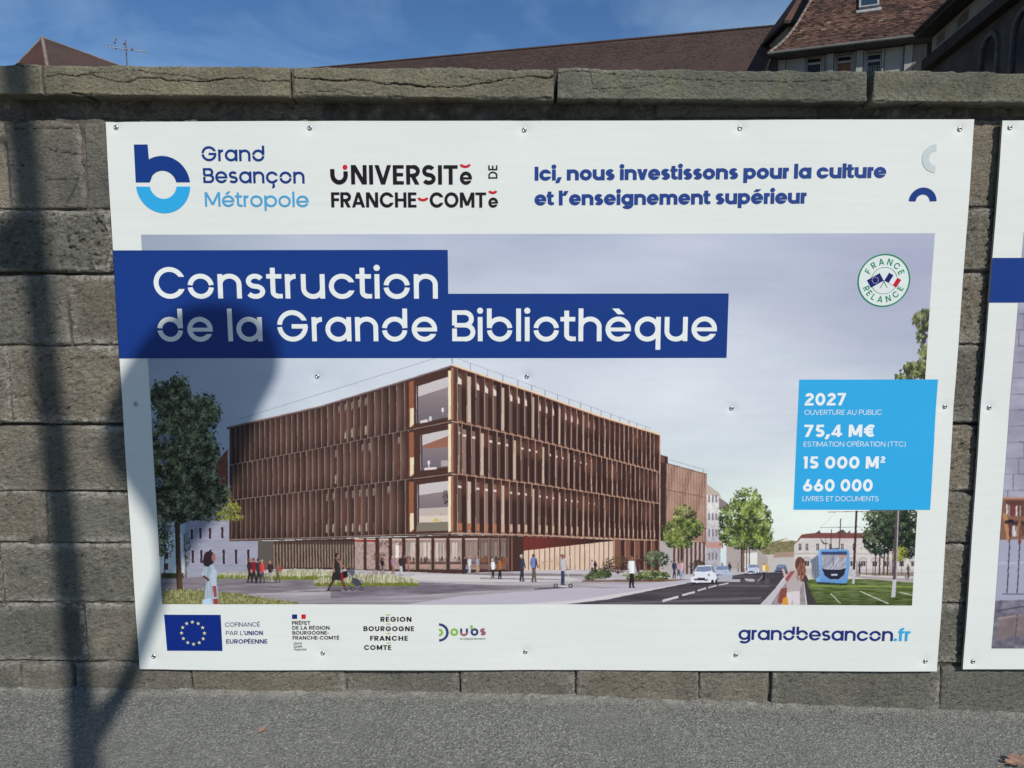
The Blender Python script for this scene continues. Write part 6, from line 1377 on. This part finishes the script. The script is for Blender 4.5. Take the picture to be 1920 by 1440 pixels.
for A_, B_, C_, m_ in ((apx, lft, hip, M_RED), (apx, hip, rgt, M_TILE_FAR), (apx, rgt, bk, M_TILE_FAR), (apx, bk, lft, M_TILE_FAR)):
    V, Fs = tri_grid(A_, B_, C_); V = [v+Zv*0.05*(float(vn(v[0]*1.5, v[2]*3, 3))-0.5)*(1 if np.linalg.norm(v-apx) > 0.3 else 0) for v in V]
    mesh_obj('roof', V, Fs, m_, HP, attr={'tone': [0.45]*len(V)})
V, Fs = [], []
for B_ in (hip, lft, rgt):
    n_ = 26
    for k in range(n_): tube(V, Fs, apx+(B_-apx)*(k/n_), apx+(B_-apx)*((k+0.9)/n_), 0.085 if B_ is hip else 0.04, 0.06 if B_ is hip else 0.04, 7)
mesh_obj('hip_tiles', V, Fs, M_RIDGE, HP)
V, Fs = [], []; cc_ = (hip+lft+rgt+bk)/4; qd = [cc_+(v-cc_)*0.93 for v in (hip, rgt, bk, lft)]
prism(V, Fs, [(v[0], v[1], -0.25) for v in qd], Zv*(zb_+0.2)); mesh_obj('wall', V, Fs, M_BEIGE, HP)

# ---- dark wing at the far right ----
DW = 32.0
oW = at_depth(1746, 112, DW); dW = np.array([232/F, 1.0, 0.0]); dW /= np.linalg.norm(dW); nW = np.array([-dW[1], dW[0], 0.0])      # faces left
def wpt(px, py, push=0.0): return on_plane(px, py, oW+nW*push, nW)
WG = empty('dark_wing', (oW[0], oW[1], 0), 'dark shaded building wing with deep eaves at the far right, running towards the camera', 'building')
def wslab(name, mat, z0, z1, y0, y1, push, th=0.3, V=None, Fs=None):
    a_ = oW+dW*((y0-oW[1])/dW[1])+nW*push; b_ = oW+dW*((y1-oW[1])/dW[1])+nW*push
    own = V is None
    if own: V, Fs = [], []
    prism(V, Fs, [(a_[0], a_[1], z0), (b_[0], b_[1], z0), (b_[0], b_[1], z1), (a_[0], a_[1], z1)], -nW*th)
    return mesh_obj(name, V, Fs, mat, WG) if own else None
zc = oW[2]                                      # cornice band height at the far end
ztop = on_y(1716, 61, DW)[2]
zlow = on_y(1732, 133, DW)[2]
YN = 11.0
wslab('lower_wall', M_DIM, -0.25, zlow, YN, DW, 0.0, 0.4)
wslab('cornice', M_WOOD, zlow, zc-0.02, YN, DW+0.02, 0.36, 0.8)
# windows of the upper storey: openings left between wall strips
M_UP = M_BEIGE
ypx = lambda px: float(wpt(px, 60, 0.0)[1])
bays = [(ypx(1772), ypx(1757)), (ypx(1814), ypx(1794)), (ypx(1884), ypx(1856))]
V, Fs = [], []; ya = YN
edges_ = sorted([v for b in bays for v in b]); ys_ = [YN]+edges_+[DW]
for k in range(0, len(ys_), 2): wslab('', None, zc-0.02, ztop-0.2, ys_[k], ys_[k+1], 0.0, 0.4, V, Fs)
for y0, y1 in bays: wslab('', None, zc-0.02, zc+0.75, y0, y1, 0.0, 0.4, V, Fs); wslab('', None, ztop-0.7, ztop-0.2, y0, y1, 0.0, 0.4, V, Fs)
mesh_obj('upper_wall', V, Fs, M_UP, WG)
for y0, y1 in bays:
    V, Fs = [], []
    for a_, b_ in ((y0+0.01, y0+0.12), (y1-0.12, y1-0.01), ((y0+y1)/2-0.05, (y0+y1)/2+0.05)): wslab('', None, zc+0.76, ztop-0.71, a_, b_, -0.16, 0.07, V, Fs)
    f = mesh_obj('window_frame', V, Fs, M_FRAME, WG)
    V, Fs = [], []; a_ = oW+dW*((y0-oW[1])/dW[1])-nW*0.20; b_ = oW+dW*((y1-oW[1])/dW[1])-nW*0.20
    g = mesh_obj('pane', [(a_[0], a_[1], zc+0.75), (b_[0], b_[1], zc+0.75), (b_[0], b_[1], ztop-0.7), (a_[0], a_[1], ztop-0.7)], [(0, 1, 2, 3)], M_GLASS, None); g.parent = f; g.data.transform(Matrix.Translation(-Vector([float(v) for v in parent_loc(f)])))
wslab('eaves', M_WOOD, ztop-0.2, ztop-0.02, YN, DW+0.05, 0.66, 1.1)
V, Fs = [], []; a_ = oW+dW*((YN-oW[1])/dW[1])+nW*0.68; b_ = oW+dW*((DW+0.05-oW[1])/dW[1])+nW*0.68; a_[2] = b_[2] = ztop; tube(V, Fs, a_, b_, 0.07, n=10); mesh_obj('gutter', V, Fs, M_WOOD, WG)
V = [a_, b_, b_-nW*6+Zv*4.5, a_-nW*6+Zv*4.5]; mesh_obj('roof', V, [(0, 1, 2, 3)], M_TILE_FAR, WG, attr={'tone': [0.4]*4})
# arched windows of the lower wall
M_STONEDARK = simple('dark_stone_trim', [(0.3, (0.06, 0.058, 0.055)), (0.7, (0.13, 0.125, 0.12))], 3.0, 0.9)
for yc, sc_ in ((ypx(1860), 1.0), (ypx(1915)-0.2, 1.0), (13.2, 1.0)):
    V, Fs = [], []; hw_, zt_ = 0.55, zlow-1.0; n = 12
    cpos = lambda y, z, push: tuple((oW+dW*((y-oW[1])/dW[1])+nW*push)*np.array([1, 1, 0])+np.array([0, 0, z]))
    outer = [(yc-hw_-0.16, zt_-3.2), (yc-hw_-0.16, zt_)]+[(yc-(hw_+0.16)*math.cos(math.pi*k/n), zt_+(hw_+0.16)*math.sin(math.pi*k/n)) for k in range(1, n)]+[(yc+hw_+0.16, zt_), (yc+hw_+0.16, zt_-3.2)]
    inner = [(yc-hw_, zt_-3.2), (yc-hw_, zt_)]+[(yc-hw_*math.cos(math.pi*k/n), zt_+hw_*math.sin(math.pi*k/n)) for k in range(1, n)]+[(yc+hw_, zt_), (yc+hw_, zt_-3.2)]
    m_n = len(outer); V = [cpos(y, z, 0.10) for y, z in outer]+[cpos(y, z, 0.10) for y, z in inner]+[cpos(y, z, 0.004) for y, z in inner]+[cpos(y, z, 0.004) for y, z in outer]
    for k in range(m_n-1): Fs += [(k, k+1, m_n+k+1, m_n+k), (m_n+k, m_n+k+1, 2*m_n+k+1, 2*m_n+k), (k, k+1, 3*m_n+k+1, 3*m_n+k)]
    f = mesh_obj('window_surround', V, Fs, M_STONEDARK, WG)
    g = mesh_obj('pane', [cpos(y, z, 0.02) for y, z in inner], [tuple(range(m_n))], M_GLASS, None); g.parent = f; g.data.transform(Matrix.Translation(-Vector([float(v) for v in parent_loc(f)])))

# ---- television antenna behind the wall, left ----
DT = 16.0
tb_ = at_depth(237.5, 121, DT); tt_ = at_depth(235.5, 76, DT); AN = empty('television_antenna', (tb_[0], DT, -0.25), 'thin rooftop television antenna standing against the sky left of centre, right of the peaked roof', 'antenna')
M_MAST = simple('antenna_metal', [(0.3, (0.06, 0.07, 0.08)), (0.7, (0.12, 0.13, 0.14))], 10, 0.5); M_ALU = simple('antenna_aluminium', [(0.3, (0.45, 0.47, 0.5)), (0.7, (0.6, 0.62, 0.64))], 10, 0.4)
V, Fs = [], []; tube(V, Fs, (tb_[0], DT, -0.25), tt_, 0.017, 0.012, 8); mesh_obj('mast', V, Fs, M_MAST, AN)
p_, q_ = at_depth(204, 88, DT-0.7), at_depth(276, 97, DT+0.7)
V, Fs = [], []; tube(V, Fs, p_, q_, 0.009, n=6); mesh_obj('boom', V, Fs, M_ALU, AN)
for k in range(14):
    c = p_+(q_-p_)*(k/13); V, Fs = [], []; L_ = 0.16-0.006*k; d_ = np.array([0.35, -0.75, 0.12]); d_ /= np.linalg.norm(d_); tube(V, Fs, c-d_*L_, c+d_*L_, 0.0035, n=5); mesh_obj('rod', V, Fs, M_ALU, AN)
p2, q2 = at_depth(212, 73, DT-0.4), at_depth(257, 86, DT+0.4); V, Fs = [], []; tube(V, Fs, p2, q2, 0.004, n=6); mesh_obj('boom', V, Fs, M_ALU, AN)
V, Fs = [], []
for px_, py_ in ((217.5, 74), (215, 80), (217, 90), (233, 83), (236, 92), (247.5, 93)): c = at_depth(px_, py_, DT); box(V, Fs, tuple(c-0.016), tuple(c+0.016))
mesh_obj('clamp', V, Fs, M_MAST, AN)

# ------------------------------------------------------------------ unseen shadow caster: post and plates shaped from the outline of the shadow
def cast_from(px, py, D, plane='wall'):
    """point at distance D from the wall whose shadow falls on the measured place"""
    q = on_y(px, py, YP if plane == 'panel' else YW) if plane != 'ground' else on_z(px, py, 0.02)
    t = (q[1]-(YW-D))/(-TO_SUN[1]); return q+TO_SUN*t
DS = 4.15
M_POLE = simple('galvanised_pole', [(0.3, (0.25, 0.26, 0.27)), (0.7, (0.38, 0.39, 0.40))], 4, 0.5)
foot_top = cast_from(148, 1283, DS); top_p = cast_from(22, 60, DS); dirp = (top_p-foot_top)/(top_p[2]-foot_top[2]); foot = foot_top-dirp*foot_top[2]
LP = empty('shadow_post', (foot[0], foot[1], 0.0), 'unseen leaning post and oval plate, shaped from the shadow they throw on the left', 'signpost')
V, Fs = [], []; tube(V, Fs, foot, top_p+dirp*0.5, 0.052, 0.046, 16); mesh_obj('post', V, Fs, M_POLE, LP)
# unseen branch and oval plate, outline traced back from the shadow
fork = cast_from(176, 1400, DS, 'ground'); arm_top = cast_from(318, 1060, DS, 'panel')
fork = foot+dirp*fork[2]
V, Fs = [], []; tube(V, Fs, fork, cast_from(245, 1262, DS), 0.05, 0.034, 14); tube(V, Fs, cast_from(245, 1262, DS), arm_top, 0.034, 0.034, 14); mesh_obj('arm', V, Fs, M_POLE, LP)
ol = [(402, 567), (440, 572), (480, 590), (508, 614), (523, 645), (526, 678), (520, 706), (506, 734), (488, 768), (476, 800), (462, 850), (448, 890), (432, 925), (408, 968), (380, 1005), (350, 1045), (330, 1085), (312, 1110), (300, 1108), (302, 1080), (302, 1030), (296, 985), (276, 945), (256, 915), (236, 885), (216, 862), (203, 830), (200, 790), (206, 752), (222, 712), (244, 676), (272, 636), (304, 602), (340, 580), (370, 570)]
P3 = [cast_from(x_, y_, DS-0.25, 'panel') for x_, y_ in ol]; V, Fs = [], []; prism(V, Fs, P3, np.array([0.0, -0.03, 0.0])); mesh_obj('oval_plate', V, Fs, M_POLE, LP)
V, Fs = [], []; P3 = [cast_from(x_, y_, DS+0.8) for x_, y_ in ((-10, 425), (30, 395), (72, 402), (84, 440), (80, 500), (40, 512), (-10, 508))]; prism(V, Fs, P3, np.array([0.0, -0.02, 0.0])); mesh_obj('shadow_plate', V, Fs, M_POLE, LP)  # unseen plate added for the wider patch in the post's shadow
V, Fs = [], []; tube(V, Fs, foot-Zv*0.02, foot+Zv*0.10, 0.12, 0.09, 14); mesh_obj('base_plate', V, Fs, M_POLE, LP)

# ------------------------------------------------------------------ fallen leaves
M_LEAF, t_, b_ = new_mat('dry_leaf', 0.7)
t_.links.new(ramp(t_, noise(t_, pos(t_), 40, 4), [(0.3, (0.20, 0.115, 0.08)), (0.7, (0.40, 0.25, 0.18))]), b_.inputs['Base Color']); bump(t_, b_, noise(t_, pos(t_), 120, 3), 0.002)
def leaf(px, py, size, ang, label, seed):
    gz = float(GZ(np.array(on_z(px, py, 0.0)[0]))); c = on_z(px, py, gz+0.004); r_ = np.random.default_rng(seed); n = 40; V = [(0, 0, 0.004)]; Fs = []
    for k in range(n):
        t = 2*math.pi*k/n; lob = 0.62+0.30*abs(math.cos(2.5*t))+0.06*r_.normal(); rr = size*lob*(0.8+0.25*math.cos(t)); x, y = rr*math.cos(t), rr*0.72*math.sin(t); V.append((x, y, 0.003+0.20*abs(y)+0.22*max(0, x)**1.0+0.003*r_.random()))
    Fs = [(0, 1+k, 1+(k+1) % n) for k in range(n)]
    ca, sa = math.cos(ang), math.sin(ang); V = [(c[0]+x*ca-y*sa, c[1]+x*sa+y*ca, c[2]+z) for x, y, z in V]
    e = empty('fallen_leaf', c, label, 'leaf', 'fallen leaves on the pavement'); mesh_obj('blade', V, Fs, M_LEAF, e)
    st_ = []; Fs = []; tube(st_, Fs, c+np.array([0, 0, 0.005]), c+np.array([-size*1.2*ca, -size*1.2*sa, 0.008]), 0.0012, 0.0008, 5); mesh_obj('stalk', st_, Fs, M_LEAF, e)
leaf(1903, 1432, 0.060, 0.2, 'curled brown leaf on the asphalt at the bottom right corner', 1)
leaf(491, 1372, 0.020, 1.0, 'tiny brown leaf scrap on the asphalt left of centre', 2)

# ------------------------------------------------------------------ grit gathered where the pavement meets the wall
rng = np.random.default_rng(21); V = []; Fs = []; tone = []
for q in range(1500):
    x = rng.uniform(-2.3, 2.3); y = YW-0.012-abs(rng.normal(0, 0.035)); z = float(GZ(np.array(x)))+0.002; r = 0.0012+0.0026*rng.random()**2
    b = len(V); a0 = rng.random()*6.28
    V += [(x+r*math.cos(a0+k*2.09), y+r*math.sin(a0+k*2.09), z-0.001) for k in range(3)]+[(x+r*0.4*math.cos(a0+1+k*2.09), y+r*0.4*math.sin(a0+1+k*2.09), z+r*0.9) for k in range(3)]
    Fs += [(b, b+1, b+4, b+3), (b+1, b+2, b+5, b+4), (b+2, b, b+3, b+5), (b+3, b+4, b+5)]
M_GRIT = simple('pale_grit', [(0.3, (0.16, 0.15, 0.13)), (0.7, (0.42, 0.39, 0.33))], 160, 0.9)
prop(mesh_obj('grit', V, Fs, M_GRIT), 'pale grit and crumbs of stone gathered along the foot of the wall', 'grit', None, 'stuff')
